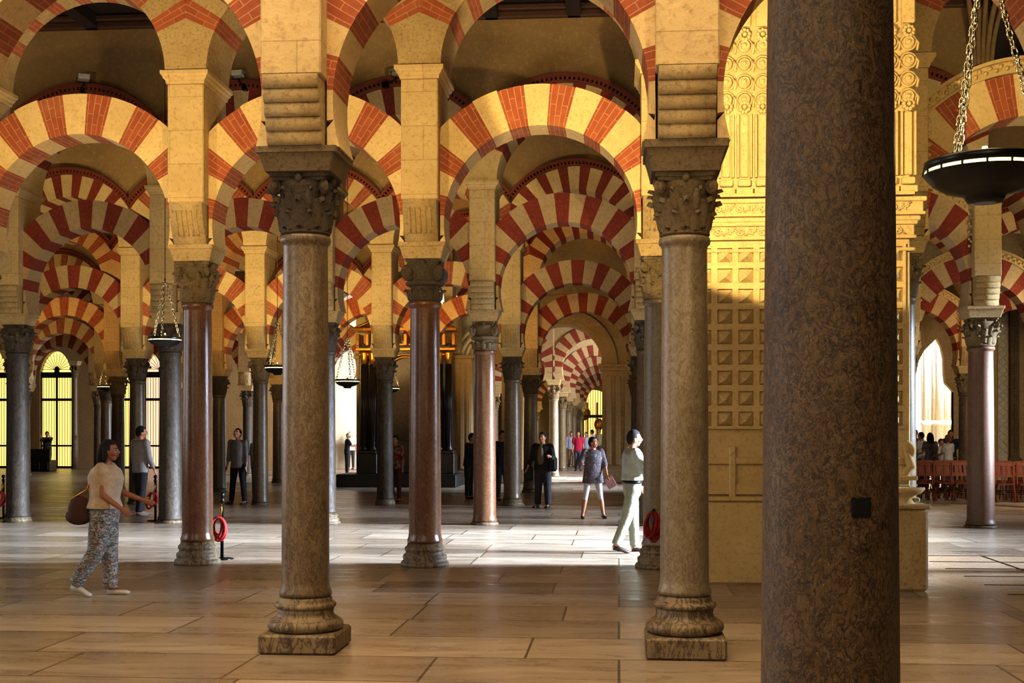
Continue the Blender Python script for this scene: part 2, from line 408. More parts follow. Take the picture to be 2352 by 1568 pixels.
# ---- pier between lower arches
def corbel_prof(kind, y0, y1, H):
    """side profile (y,z) from the impost front (y0) out to the pier front (y1)"""
    pts = []
    if kind == 'rolls':
        n = 5
        for k in range(n):
            ya = y0 + (y1 - y0) * (k / n) ** .8; yb = y0 + (y1 - y0) * ((k + 1) / n) ** .8; za, zb = H * k / n, H * (k + 1) / n
            for q in range(7):
                t = -PI / 2 + PI * q / 6
                pts.append((min(ya, yb) - .022 * math.cos(t) * 1.0 + (yb - ya) * (q / 6) * .5, (za + zb) / 2 + (zb - za) / 2 * math.sin(t)))
    else:
        for q in range(11):
            t = q / 10; pts.append((y0 + (y1 - y0) * math.sin(t * PI / 2), H * t))
    return pts
pier_meshes = {}
def pier_parts(r, kind):
    key = (min(r, 6), kind)
    if key in pier_meshes: return pier_meshes[key]
    zi, zu = g(ZI, r), g(ZU, r); H = .50
    b = MB(); b.box(-PW / 2, PW / 2, -PD / 2, PD / 2, zi + H, zu - .16, 0, .012)
    blk = b.mesh('pier_shaft', [M['stone']])
    c = MB()
    for sg in (1, -1):
        pr = corbel_prof(kind, -.27, -PD / 2, H)
        L = [c.vert((-PW / 2 + .02, sg * y, zi + z)) for y, z in pr]; R = [c.vert((PW / 2 - .02, sg * y, zi + z)) for y, z in pr]
        n = len(pr)
        for i in range(n - 1): c.face((L[i], R[i], R[i + 1], L[i + 1]) if sg > 0 else (R[i], L[i], L[i + 1], R[i + 1]), 0, smooth=True)
        La = [c.vert((-PW / 2 + .02, 0, zi + z)) for y, z in pr]; Ra = [c.vert((PW / 2 - .02, 0, zi + z)) for y, z in pr]
        for i in range(n - 1):
            c.face((L[i], L[i + 1], La[i + 1], La[i]), 0); c.face((R[i + 1], R[i], Ra[i], Ra[i + 1]), 0)
    if kind == 'flutes':
        for q in range(5):
            x = -.13 + q * .065
            pr = corbel_prof(kind, -.27, -PD / 2, H)
            c.tube([(x, y - .004, zi + z) for y, z in pr[2:9]], .014, 6)
    cor = c.mesh('corbel', [M['stone2']])
    d = MB()                                              # upper impost: a flaring block of mouldings
    prof = [(0, 0), (.012, .0), (.02, .03), (.02, .045), (.05, .075), (.05, .09), (.075, .115), (.075, .16)]
    rings = []
    for o, z in prof:
        hx, hy = PW / 2 + o, PD / 2 + o * .8
        rings.append([d.vert((sx * hx, sy * hy, zu - .16 + z)) for sx, sy in ((-1, -1), (1, -1), (1, 1), (-1, 1))])
    for a, e in zip(rings, rings[1:]):
        for i in range(4): j = (i + 1) % 4; d.face((a[i], a[j], e[j], e[i]), 0)
    d.face(rings[-1], 0); d.face(rings[0][::-1], 0)
    imp = d.mesh('upper_impost', [M['stone']])
    pier_meshes[key] = (blk, cor, imp); return pier_meshes[key]

# ---- columns
def shaft_mesh(name, r0, r1, z0, z1, mat, segs=40, ring=True):
    b = MB(); H = z1 - z0; pr = [(r0 * 1.10, z0), (r0 * 1.10, z0 + .03), (r0 * 1.02, z0 + .07), (r0, z0 + .12)]
    for q in range(1, 8):
        t = q / 8; pr.append((r0 + (r1 - r0) * t ** 1.4, z0 + .12 + (H - .24) * t))
    if ring: pr += [(r1, z1 - .10), (r1 * 1.04, z1 - .07), (r1 * 1.12, z1 - .06), (r1 * 1.15, z1 - .035), (r1 * 1.12, z1 - .01), (r1, z1)]
    else: pr += [(r1, z1)]
    b.lathe(pr, segs); return b.mesh(name, [mat])
def base_mesh(kind, R, h):
    """attic base under a shaft of radius R, total height h"""
    b = MB()
    if kind == 'plinth':
        ph = h * .36; w = R * 1.62
        b.box(-w, w, -w, w, 0, ph, 0, .018)
        pr = []
        def torus(rc, zc, rr, q0=-90, q1=90, n=8):
            for k in range(n + 1):
                t = math.radians(q0 + (q1 - q0) * k / n); pr.append((rc + rr * math.cos(t), zc + rr * math.sin(t)))
        k = (h - ph)
        pr.append((R * 1.3, ph)); torus(R * 1.35, ph + k * .17, k * .17)
        pr += [(R * 1.34, ph + k * .36), (R * 1.22, ph + k * .42), (R * 1.17, ph + k * .52), (R * 1.2, ph + k * .62)]
        torus(R * 1.16, ph + k * .73, k * .09)
        pr += [(R * 1.12, ph + k * .86), (R * 1.12, ph + k * .92), (R * 1.03, ph + k)]
        b.lathe(pr, 40)
    elif kind == 'drum':
        pr = [(R * 1.5, 0), (R * 1.52, h * .10), (R * 1.45, h * .2), (R * 1.33, h * .27), (R * 1.37, h * .36), (R * 1.35, h * .47), (R * 1.2, h * .55), (R * 1.19, h * .64), (R * 1.26, h * .70), (R * 1.24, h * .8), (R * 1.12, h * .86), (R * 1.05, h)]
        b.lathe(pr, 36)
    else:
        b.lathe([(R * 1.22, 0), (R * 1.22, h * .5), (R * 1.1, h * .8), (R * 1.04, h)], 28)
    return b.mesh('base', [M['basestone']])
M['basestone'] = m_marble('worn_base_marble', (140, 122, 94), (112, 94, 68), (64, 48, 34), (160, 144, 114), rough=.5, bump=.5)

def leaf(b, a, zb, H, w, rb, rt, curl, segs=6, lob=3):
    """an acanthus leaf: strip up the bell at angle a, curling outward at the tip"""
    rows = []
    nt = 9
    for i in range(nt + 1):
        t = i / nt
        wid = w * (.62 + .38 * math.sin(PI * min(1, t * .9 + .08))) * (1 if t < .82 else 1 - (t - .82) * 3.4)
        wid *= 1 + .13 * math.sin(t * PI * 2 * lob)
        r = rb + (rt - rb) * t + curl * max(0, t - .55) ** 1.7 * 2.2
        z = zb + H * (t if t < .8 else .8 + (t - .8) * .5 - (t - .8) ** 2 * 5.5)
        row = []
        for k in range(-2, 3):
            u = k / 2; rr = r + r * .13 * (1 - u * u) + (r * .05 if k == 0 else 0)
            aa = a + u * wid / max(r, .05)
            row.append(b.vert((rr * math.cos(aa), rr * math.sin(aa), z - abs(u) * H * .05)))
        rows.append(row)
    for p, q in zip(rows, rows[1:]):
        for k in range(4): b.face((p[k], p[k + 1], q[k + 1], q[k]), 0, smooth=True)
def capital_mesh(name, r, w, h, mat, style='leafy'):
    """r: neck radius, w: half width of the abacus, h: height"""
    b = MB(); ah = h * .13; hb = h - ah
    bell = [(r * 1.0, 0), (r * 1.12, h * .02), (r * 1.12, h * .05), (r * .98, h * .07)]
    for q in range(1, 9): t = q / 8; bell.append((r * (.96 + .34 * t ** 2.4), h * .07 + (hb - h * .07) * t))
    b.lathe(bell, 28)
    if style == 'leafy':
        for k in range(8): leaf(b, k * PI / 4 + PI / 8, h * .06, h * .40, r * .42, r * 1.0, r * 1.14, r * .26)
        for k in range(8): leaf(b, k * PI / 4, h * .12, h * .60, r * .42, r * 1.0, r * 1.26, r * .30)
        for k in range(8): leaf(b, k * PI / 4 + PI / 8 * (1 if k % 2 else 1), h * .40, h * .44, r * .20, r * 1.1, r * 1.42, r * .2, lob=1)
    elif style == 'plain':
        for k in range(8): leaf(b, k * PI / 4 + PI / 8, h * .06, h * .46, r * .42, r * 1.0, r * 1.18, r * .35, lob=0)
        for k in range(4): leaf(b, k * PI / 2, h * .1, h * .72, r * .5, r * 1.0, r * 1.35, r * .35, lob=0)
        for k in range(4): leaf(b, k * PI / 2 + PI / 4, h * .1, h * .74, r * .4, r * 1.0, r * 1.5, r * .5, lob=0)
    elif style == 'scroll':                       # big volutes over a ring of small leaves
        for k in range(12): leaf(b, k * PI / 6, h * .05, h * .30, r * .26, r * 1.02, r * 1.12, r * .30, lob=1)
        b.lathe([(r * 1.05, h * .36), (r * 1.3, h * .40), (r * 1.34, h * .46), (r * 1.1, h * .5)], 28)
    # corner volutes
    for k in range(4):
        a = PI / 4 + k * PI / 2; d = Vector((math.cos(a), math.sin(a), 0)); vr = h * (.12 if style != 'scroll' else .2)
        cc = d * (w * 1.12) + Vector((0, 0, hb - vr * .9))
        pts = []
        for q in range(22):
            t = q / 21; ang = PI * .5 + t * PI * 3.2; rr = vr * (1 - t * .82)
            pts.append(cc + d * (rr * math.cos(ang)) + Vector((0, 0, rr * math.sin(ang))))
        b.tube([d * (r * 1.1) + Vector((0, 0, hb * .72)), d * (w * .85) + Vector((0, 0, hb * .93))] + pts, [(vr * .2, vr * .34)] * 2 + [(vr * .26 * (1 - .5 * q / 21), vr * .42) for q in range(22)], 8, ref=(0, 0, 1) if False else None)
        b.ball(cc, (vr * .55, vr * .55, vr * .7), 8, 6)
    # concave abacus with a flower on each side
    for (z0, z1, sc_) in ((hb, hb + ah * .45, .92), (hb + ah * .45, h, 1.0)):
        ring = []
        for k in range(4):
            a0 = PI / 4 + k * PI / 2
            for q in range(7):
                t = q / 6; A = Vector((math.cos(a0), math.sin(a0))) * w * 1.36 * sc_; B = Vector((math.cos(a0 + PI / 2), math.sin(a0 + PI / 2))) * w * 1.36 * sc_
                tt = .05 + .9 * t; p = A.lerp(B, tt); p = p * (1 - .17 * math.sin(PI * tt)); ring.append(p)
        lo = [b.vert((p.x, p.y, z0)) for p in ring]; hi = [b.vert((p.x, p.y, z1)) for p in ring]; n = len(ring)
        b.face(lo[::-1]); b.face(hi)
        for i in range(n): j = (i + 1) % n; b.face((lo[i], lo[j], hi[j], hi[i]))
    for k in range(4):
        a = k * PI / 2; b.ball((math.cos(a) * w * .86, math.sin(a) * w * .86, hb + ah * .3), (h * .07, h * .07, h * .085), 8, 6)
    return b.mesh(name, [mat])
def impost_mesh(w0, w1, h, mat):
    b = MB(); rings = []
    for t, ww in ((0, w0), (.12, w0 + .005), (.5, (w0 + w1) / 2 + .004), (.72, w1 - .004), (.74, w1 + .012), (1, w1 + .012)):
        c = .012
        rings.append([b.vert((x, y, h * t)) for x, y in ((-ww + c, -ww), (ww - c, -ww), (ww, -ww + c), (ww, ww - c), (ww - c, ww), (-ww + c, ww), (-ww, ww - c), (-ww, -ww + c))])
    for a, e in zip(rings, rings[1:]):
        for i in range(8): j = (i + 1) % 8; b.face((a[i], a[j], e[j], e[i]))
    b.face(rings[0][::-1]); b.face(rings[-1]); return b.mesh('impost_block', [mat])
cache = {}
def C(key, fn):
    if key not in cache: cache[key] = fn()
    return cache[key]
def column(r, X, Y, label, group, shaft='grey', base='flat', cap='leafy', capmat='carved', rad=.19, zi=None, caph=.52, imph=.2, baseh=.12, turn=0, w=.25, rt=.9):
    zi = zi if zi else g(ZI, r); zc1 = zi - imph; zc0 = zc1 - caph
    o = thing('marble_column', label, 'column', (X, Y, 0), 0, group)
    obj('base', C(('b', base, rad, baseh), lambda: base_mesh(base, rad, baseh)), o)
    obj('shaft', C(('s', rad, baseh, zc0, shaft, rt), lambda: shaft_mesh('shaft', rad, rad * rt, baseh, zc0, M[shaft])), o, rotz=turn)
    c = obj('capital', C(('c', cap, capmat, rad, caph, w, rt), lambda: capital_mesh('capital', rad * rt, w - .03, caph, M[capmat], cap)), o, (0, 0, zc0))
    obj('impost_block', C(('i', w, imph, r < 2), lambda: impost_mesh(w - .02, w + .025, imph, M['stone2'] if r > 1 else M['carved'])), o, (0, 0, zc1))
    return o

# explicit looks of the columns that stand out in the photo; the rest follow the defaults
SPEC = {
 (1, 0): dict(shaft='grey', base='plinth', cap='leafy', capmat='carved_dark', rad=.185, caph=.46, imph=.18, baseh=.42, w=.275, rt=.93, label='thick grey-brown column on a square plinth with dark leafy capital, left of centre'),
 (1, 1): dict(shaft='grey2', base='plinth', cap='leafy', capmat='carved', rad=.185, caph=.46, imph=.225, baseh=.46, w=.275, rt=.93, label='grey marble column on a tall square plinth, just left of the carved pillar'),
 (2, -1): dict(shaft='pink', base='drum', cap='leafy', capmat='carved', rad=.195, baseh=.30, w=.255, label='glossy pinkish column with a leafy capital behind the walking woman, rope post at its foot'),
 (2, 0): dict(shaft='pink', base='drum', cap='scroll', capmat='carved_dark', rad=.205, baseh=.30, w=.26, label='polished red-brown column with big capital scrolls at the picture centre'),
 (2, 1): dict(shaft='grey2', base='drum', cap='leafy', capmat='carved', rad=.2, baseh=.28, w=.255, label='polished beige column with a red rope coil hung on it beside the man in white'),
 (2, 2): dict(shaft='grey2', base='drum', cap='leafy', capmat='carved', rad=.19, baseh=.25, w=.25, label='slim grey column half hidden behind the right edge of the carved pillar'),
 (3, 3): dict(shaft='rose', base='flat', cap='leafy', capmat='carved', rad=.235, baseh=.05, w=.29, caph=.5, label='rose granite column standing before the rows of chairs at right'),
 (3, -3): dict(shaft='dark', base='flat', cap='leafy', capmat='carved_dark', rad=.21, baseh=.1, label='dark brown column at the far left edge beside the yellow grilles'),
 (3, -2): dict(shaft='dark', base='flat', cap='plain', capmat='carved_dark', rad=.21, baseh=.06, label='dark brown column behind the hanging lamp on the left'),
 (3, -1): dict(shaft='dark', base='drum', cap='leafy', capmat='carved_dark', rad=.18, baseh=.2, label='dark column mostly hidden behind the thick front column'),
 (3, 0): dict(shaft='pink', base='flat', cap='scroll', capmat='carved', rad=.21, baseh=.06, label='polished brown column right of the altarpiece, with no base moulding'),
 (4, -2): dict(shaft='grey', base='flat', cap='plain', capmat='carved', rad=.18, baseh=.05, label='slim grey column right of the man in a grey shirt looking up'),
 (4, -1): dict(shaft='dark', base='flat', cap='plain', capmat='carved_dark', rad=.19, baseh=.14, label='dark column standing directly before the black altarpiece'),
 (4, 0): dict(shaft='grey', base='drum', cap='leafy', capmat='carved_dark', rad=.19, baseh=.16, label='grey column beside the man in a dark blue t-shirt'),
 (5, 0): dict(shaft='grey', base='flat', cap='leafy', capmat='carved_dark', rad=.2, baseh=.1, label='grey-brown column behind the man in the dark jacket'),
}
def in_view(X, Y, m=120):
    p = px_of(X, Y)[0]; return -m < p < 2352 + m
PIER_X0, PIER_X1, PIER_Y0, PIER_Y1 = .86, 3.22, 13.95, 15.75
STOP = {}                                    # (row) -> allowed X range
def allowed(r, X):
    if r <= 5: return True
    if r in (6, 7): return X < -5.0
    return False
for r in range(1, 8):
    Y = ROWS[r]; ks = [k for k in range(-14, 8) if in_view(X0 + k * S, Y, 330 if r < 3 else 150)]
    ks = [k for k in ks if allowed(r, X0 + k * S)]
    n = 0
    for k in ks:
        X = X0 + k * S
        if r == 2 and k > 3: continue
        sp_ = dict(SPEC.get((r, k), {}))
        vis = -20 < px_of(X, Y)[0] < 2372
        if vis: n += 1
        pn = NUM[max(0, min(n - 1, 14))]
        if 'label' not in sp_:
            if px_of(X, Y)[0] < -20: sp_['label'] = 'stone column just outside the left edge, %s arcade' % ORD[r]
            elif px_of(X, Y)[0] > 2372: sp_['label'] = 'stone column just outside the right edge, %s arcade' % ORD[r]
            else: sp_['label'] = 'dim stone column, %s from the left in the %s arcade' % (pn, ORD[r])
        rnd = random.Random(r * 100 + k)
        dflt = dict(shaft=rnd.choice(['grey', 'dark', 'grey', 'brown']), cap=rnd.choice(['plain', 'leafy']), capmat=rnd.choice(['carved', 'carved_dark']), base='flat', rad=.19, baseh=.08)
        for q, v in dflt.items(): sp_.setdefault(q, v)
        lab = sp_.pop('label')
        column(r, X, Y, lab, 'columns of the %s arcade' % ORD[r], turn=rnd.random() * 6, **sp_)
        # pier above
        kind = 'rolls' if r in (1, 3) else 'flutes'
        if r == 2 and k == 2: kind = 'rolls'
        blk, cor, imp = pier_parts(r, kind)
        p = thing('stone_pier', 'square limestone pier above the %s column from the left, %s arcade' % (pn, ORD[r]) if vis else 'limestone pier above the column %s, %s arcade' % ('outside the left edge' if px_of(X, Y)[0] < 0 else 'outside the right edge', ORD[r]), 'pier', (X, Y, g(ZI, r)), 0, 'piers of the %s arcade' % ORD[r])
        for nm, me in (('pier_shaft', blk), ('corbel', cor), ('upper_impost', imp)): obj(nm, me, p, (0, 0, -g(ZI, r)))
    bays = [k for k in ks if k + 1 in ks]
    if r == 2: bays = [k for k in bays if k != 1]
    nb = 0
    for k in bays:
        X = X0 + (k + .5) * S
        if -20 < px_of(X, Y)[0] < 2372: nb += 1
        where = '%s bay from the left' % NUM[max(0, min(nb - 1, 14))]
        if (r, k) == (2, 0): where = 'at the picture centre, above the visitors'
        if (r, k) == (2, -2): where = 'at the upper left above the walking woman'
        if (r, k) == (2, -1): where = 'behind the thick front column'
        if (r, k) == (1, 0): where = 'crown cut off at top centre'
        col_txt = 'yellow and orange' if r < 3 else 'cream and red'
        a = thing('horseshoe_arch', '%s striped horseshoe arch, %s arcade, %s' % (col_txt, ORD[r], where), 'arch', (X, Y, g(ZC, r)), 0, 'lower arches of the %s arcade' % ORD[r])
        var = 'p'
        if (r == 5 and k <= -1) or (r == 4 and k in (-3, -2, -1)) or (r == 6): var = 'orange'
        if r == 2 and k >= 2: pass
        obj('voussoir_ring', lower_mesh(r, var), a)
        if X > 2 and r >= 2: obj('carved_moulding', carved_mesh(), a)
        u = thing('upper_arch', 'upper round striped arch, %s arcade, %s' % (ORD[r], where), 'arch', (X, Y, g(ZU, r)), 0, 'upper arches of the %s arcade' % ORD[r])
        obj('voussoir_ring', upper_mesh(r, var), u)
        if r >= 2: obj('dentil_moulding', dentil_mesh(), u)
    # wall above the upper arches
    if bays:
        b = MB(); top = {1: 9.08, 2: 9.08, 3: 9.08, 4: 8.7, 5: 8.7}.get(r, 8.7); zu = g(ZU, r); yt = .86
        for k in bays:
            Xc = X0 + (k + .5) * S; N = 28
            xs = [-S / 2 + S * q / N for q in range(N + 1)]
            zs = [zu + math.sqrt(max(.0, 1.70 ** 2 - x * x)) for x in xs]
            for q in range(N):
                for y in (-yt / 2, yt / 2):
                    v = [b.vert((Xc + xs[q], Y + y, zs[q])), b.vert((Xc + xs[q + 1], Y + y, zs[q + 1])), b.vert((Xc + xs[q + 1], Y + y, top)), b.vert((Xc + xs[q], Y + y, top))]
                    b.face(v if y < 0 else v[::-1])
                v = [b.vert((Xc + xs[q], Y - yt / 2, top)), b.vert((Xc + xs[q + 1], Y - yt / 2, top)), b.vert((Xc + xs[q + 1], Y + yt / 2, top)), b.vert((Xc + xs[q], Y + yt / 2, top))]
                b.face(v)
        struct(b.build('wall_upper_%d' % r, M['plaster']))
        c = MB(); xa, xb = X0 + bays[0] * S, X0 + (bays[-1] + 1) * S
        if r != 2:
            c.box(xa, xb, Y - .55, Y + .55, top, top + .12, 0, .02); c.box(xa, xb, Y - .62, Y + .62, top + .12, top + .22, 0, .02)
            struct(c.build('trim_%d' % r, M['wood_edge']))

# ------------------------------------------------------------------ foreground column (row 0)
bx, by = .168 * 3.55, 3.55
fc = thing('foreground_column', 'very large mottled brown marble column in the foreground with a square dark hole', 'column', (bx, by, 0))
b = MB(); R0 = .196
pr = [(.29, 0), (.30, .04), (.29, .09), (.25, .12), (.235, .17), (.25, .2), (.24, .24), (.21, .27), (.202, .32)] + [(R0 - .028 * (t / 10) ** 1.3, .32 + 3.05 * t / 10) for t in range(11)]
b.lathe(pr, 72); b.build('shaft', M['big'], fc)
obj('capital', capital_mesh('capital', .165, .29, .45, M['carved']), fc, (0, 0, 3.37)); obj('impost_block', impost_mesh(.3, .33, .2, M['stone2']), fc, (0, 0, 3.82))
hx, hz = atY(1980, 1165, by - .19)
b = MB()
a = math.atan2(-1, (hx - bx) / .19)
ca = math.asin(max(-1, min(1, (hx - bx) / R0)))
for i in range(6):
    pass
def on_col(u, z, d): t = ca + u / R0; return (R0 * 1.0 + d) * math.sin(t), -(R0 + d) * math.cos(t), z
rows = []
for j in range(7):
    rows.append([b.vert(on_col(-.029 + .058 * i / 8 + .002 * math.sin(j * 2.1), hz - .026 + .052 * j / 6 + .0015 * math.sin(i * 1.9), .0035 if 0 < i < 8 and 0 < j < 6 else -.002)) for i in range(9)])
for p, q in zip(rows, rows[1:]):
    for i in range(8): b.face((p[i], p[i + 1], q[i + 1], q[i]), 0, smooth=True)
b.build('hole_shade_patch', M['hole'], fc)  # dark patch laid on the shaft paints the shade inside the hole

# ------------------------------------------------------------------ floor, ceiling
b = MB(); b.face([b.vert(p) for p in ((-60, -8, 0), (40, -8, 0), (40, 120, 0), (-60, 120, 0))]); struct(b.build('floor', M['floor']))
def ceil_part(n, y0, y1, z, x0=-32, x1=16):
    b = MB(); b.box(x0, x1, y0, y1, z, z + .1, 0)
    struct(b.build('ceiling' if n == 0 else 'ceiling_%d' % n, M['wood']))
yy = [-4] + [ROWS[r] for r in range(1, 8)] + [60]
for i in range(len(yy) - 1):
    z = 9.32
    ceil_part(i, yy[i], yy[i + 1], z)
    if 1 <= i <= 4:
        c = MB(); x = -26
        while x < 14:
            if in_view(x, (yy[i] + yy[i + 1]) / 2, 300): c.box(x, x + .26, yy[i] + .4, yy[i + 1] - .4, z - .24, z, 0, .02)
            x += 1.475
        struct(c.build('trim_%d' % (20 + i), M['wood']))

# ------------------------------------------------------------------ carved pier on the right
PY = 13.95
SPX = F / (PY * cp - 2 * sp)                     # px per metre on its front
def pz(y): return CH + (HY - y) / SPX
def pxx(x): return atY(x, 900, PY)[0]
def relief(x0, x1, z0, z1, d, inset, b, y=PY):
    """a raised frame with a pointed diamond boss inside"""
    fr = inset
    o = [(x0, z0), (x1, z0), (x1, z1), (x0, z1)]; i_ = [(x0 + fr, z0 + fr), (x1 - fr, z0 + fr), (x1 - fr, z1 - fr), (x0 + fr, z1 - fr)]
    O = [b.vert((x, y - .045, z)) for x, z in o]; I = [b.vert((x, y - .045, z)) for x, z in i_]; J = [b.vert((x, y - .004, z)) for x, z in i_]
    c = b.vert(((x0 + x1) / 2, y - d, z0 + (z1 - z0) * .40))
    for k in range(4):
        j = (k + 1) % 4; b.face((O[k], O[j], I[j], I[k])); b.face((I[k], I[j], J[j], J[k])); b.face((J[k], J[j], c))
pier = thing('carved_pillar', 'massive carved stone pillar with diamond bosses and roundels, strongly lit at the top', 'pillar', (0, 0, 0))
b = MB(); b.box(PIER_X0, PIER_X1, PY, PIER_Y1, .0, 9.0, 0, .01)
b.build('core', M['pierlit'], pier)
b = MB(); b.box(PIER_X0 - .03, PIER_X1 + .05, PY - .10, PY + .1, 0, pz(1150), 0, .02); b.box(PIER_X0 - .05, PIER_X1 + .08, PY - .13, PY + .1, pz(1150) - .0, pz(1140), 0, .01)
b.build('dado', M['pierlit'], pier)
b = MB(); pw = 48 / SPX; ph = 47 / SPX; x0s = pxx(1640) - pw * 1
z = pz(985)
x = x0s - .0
while x < PIER_X1 - pw * .9:
    for j in range(9):
        relief(x, x + pw, z + j * ph, z + (j + 1) * ph, .10, .034, b)
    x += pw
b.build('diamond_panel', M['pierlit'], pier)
b = MB(); b.box(PIER_X0, PIER_X1, PY - .05, PY + .02, pz(1135), pz(1128), 0)
for x in (pxx(1682), pxx(1682) + 1.05):
    b.box(x - .04, x + .04, PY - .06, PY + .02, pz(1148), pz(1024), 0, .015)
b.box(PIER_X0 + .1, PIER_X1, PY - .045, PY + .02, pz(1066), pz(1050), 0, .01)
b.box(PIER_X0 + .1, PIER_X1, PY - .04, PY + .02, pz(1132), pz(1112), 0, .01)
b.build('relief_band', M['pierlit'], pier)
# carved friezes
def frieze(y0, y1, prot, name):
    b = MB(); z1, z0 = pz(y0), pz(y1)
    b.box(PIER_X0 - prot, PIER_X1 + prot, PY - prot, PY + .3, z0, z1, 0, .008)
    b.box(PIER_X0 - prot - .03, PIER_X1 + prot + .03, PY - prot - .035, PY + .3, z1 - .02, z1 + .03, 0, .008)
    b.box(PIER_X0 - prot - .02, PIER_X1 + prot + .02, PY - prot - .02, PY + .3, z0 - .02, z0 + .015, 0, .006)
    h = (z1 - z0); x = PIER_X0; k = 0
    while x < PIER_X1 - .05:
        s_ = 1 if k % 2 else -1; zc = (z0 + z1) / 2; pts = []
        for q in range(15):
            t = q / 14 * 2.2 * PI; r = h * .33 * (1 - q / 17)
            pts.append((x + r * math.cos(t) * s_, PY - prot - .012, zc + s_ * r * math.sin(t)))
        b.tube(pts, .011, 5)
        b.tube([(x - h * .5, PY - prot - .01, zc - s_ * h * .3), (x, PY - prot - .014, zc + s_ * h * .05), (x + h * .5, PY - prot - .01, zc + s_ * h * .3)], .01, 5)
        for q in range(5):
            a = q * 1.26; b.ball((x + h * .2 * math.cos(a), PY - prot - .008, zc + h * .2 * math.sin(a)), (.016, .012, .016), 6, 4)
        x += h * .82; k += 1
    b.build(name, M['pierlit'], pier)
frieze(466, 496, .12, 'carved_frieze'); frieze(516, 547, .04, 'carved_frieze')
b = MB()
b.box(PIER_X0 - .1, PIER_X1 + .1, PY - .09, PY + .2, pz(512), pz(500), 0, .012)
b.box(PIER_X0 - .05, PIER_X1 + .05, PY - .06, PY + .2, pz(580), pz(572), 0, .01)
b.box(PIER_X0 - .02, PIER_X1 + .02, PY - .16, PY + .2, pz(456), pz(448), 0, .006)
b.build('cornice', M['pierlit'], pier)
# upper pilaster strips with roundels
b = MB(); pitch = 41 / SPX; xc = pxx(1668); k = -4; r2 = MB()
while xc + k * pitch < PIER_X1 - .02:
    x = xc + k * pitch; k += 1
    if x < PIER_X0 + .05: continue
    w_ = pitch * .36
    for sx_ in (-1, 1): b.box(x + sx_ * w_ - .012, x + sx_ * w_ + .012, PY - .06, PY + .01, pz(408), pz(262), 0, .004)
    b.box(x - w_ * .6, x + w_ * .6, PY - .035, PY + .01, pz(406), pz(262), 0, .008)
    b.box(x - w_ - .02, x + w_ + .02, PY - .09, PY + .01, pz(448), pz(432), 0, .006); b.box(x - w_, x + w_, PY - .07, PY + .01, pz(428), pz(412), 0, .01)
    b.box(x - w_, x + w_, PY - .05, PY + .01, pz(60), pz(-400), 0, .01)
    for yc in (105, 146, 188, 228):
        z = pz(yc); rr = pitch * .46
        def ring(R, t, dep): r2.tube([(x + R * math.cos(a * PI / 10), PY - dep, z + R * math.sin(a * PI / 10)) for a in range(20)], t, 6, closed=True)
        ring(rr * .92, .012, .03); ring(rr * .55, .012, .06); r2.ball((x, PY - .02, z), (rr * .8, .05, rr * .8), 14, 8); r2.ball((x, PY - .06, z), (rr * .3, .03, rr * .3), 8, 5)
        r2.tube([(x + rr * .9, PY - .03, z + rr * .4), (x + rr * 1.15, PY - .05, z - rr * .2), (x + rr * 1.0, PY - .03, z - rr * 1.0)], .015, 6)
    for yc in (80, 246):
        z = pz(yc)
        for q in range(9):
            a = q * 2 * PI / 9 + .2; r2.ball((x + .052 * math.cos(a), PY - .045, z + .052 * math.sin(a)), (.026, .04, .026), 7, 5)
        r2.ball((x, PY - .07, z), (.028, .04, .028), 8, 5)
b.build('pilaster_strip', M['pierlit'], pier); r2.build('roundels', M['pierlit'], pier)
# holy water basin bracket at the right foot of the pillar
ped = thing('stone_pedestal', 'weathered stone pedestal at the right foot of the carved pillar', 'pedestal', (0, 0, 0))
px0, px1 = pxx(2000), pxx(2101)
b = MB(); b.box(px0, px1, PY - .62, PY - .14, 0, pz(1160), 0, .03); b.build('block', M['stone2'], ped)
b = MB(); b.box(px0 - .03, px1 + .02, PY - .64, PY - .12, pz(1160), pz(1150), 0, .012); b.build('top_moulding', M['stone2'], ped)
sb = thing('stone_basin', 'pale stone basin on the weathered pedestal beside the carved pillar', 'basin', ((px0 + px1) / 2 + .05, PY - .4, pz(1150)))
b = MB(); b.lathe([(.10, 0), (.08, .02), (.06, .05), (.09, .08), (.16, .11), (.2, .15), (.2, .17), (.17, .17), (.1, .13), (.0, .12)], 28, caps=False); b.build('bowl', M['pierlit'], sb)
vo = thing('scroll_bracket', 'pale curled stone scroll on the side of the carved pillar', 'scroll', (pxx(2066), PY - .22, pz(1090)))
b = MB(); pts = []
for q in range(26):
    t = q / 25; a = PI * .5 - t * PI * 2.6; r = .11 * (1 - t * .75); pts.append((.02 + r * math.cos(a), 0, .33 + r * math.sin(a)))
b.tube([(-.1, 0, -.0), (.02, 0, .05), (.1, 0, .12), (.06, 0, .24), (-.0, 0, .42)] + pts, [.05, .06, .07, .06, .05] + [.05 * (1 - .5 * q / 25) for q in range(26)], 10); b.box(-.14, .16, -.1, .1, -.06, 0, 0, .01)
vo.scale = (.8, .8, .8); b.build('scroll', M['pierlit'], vo)

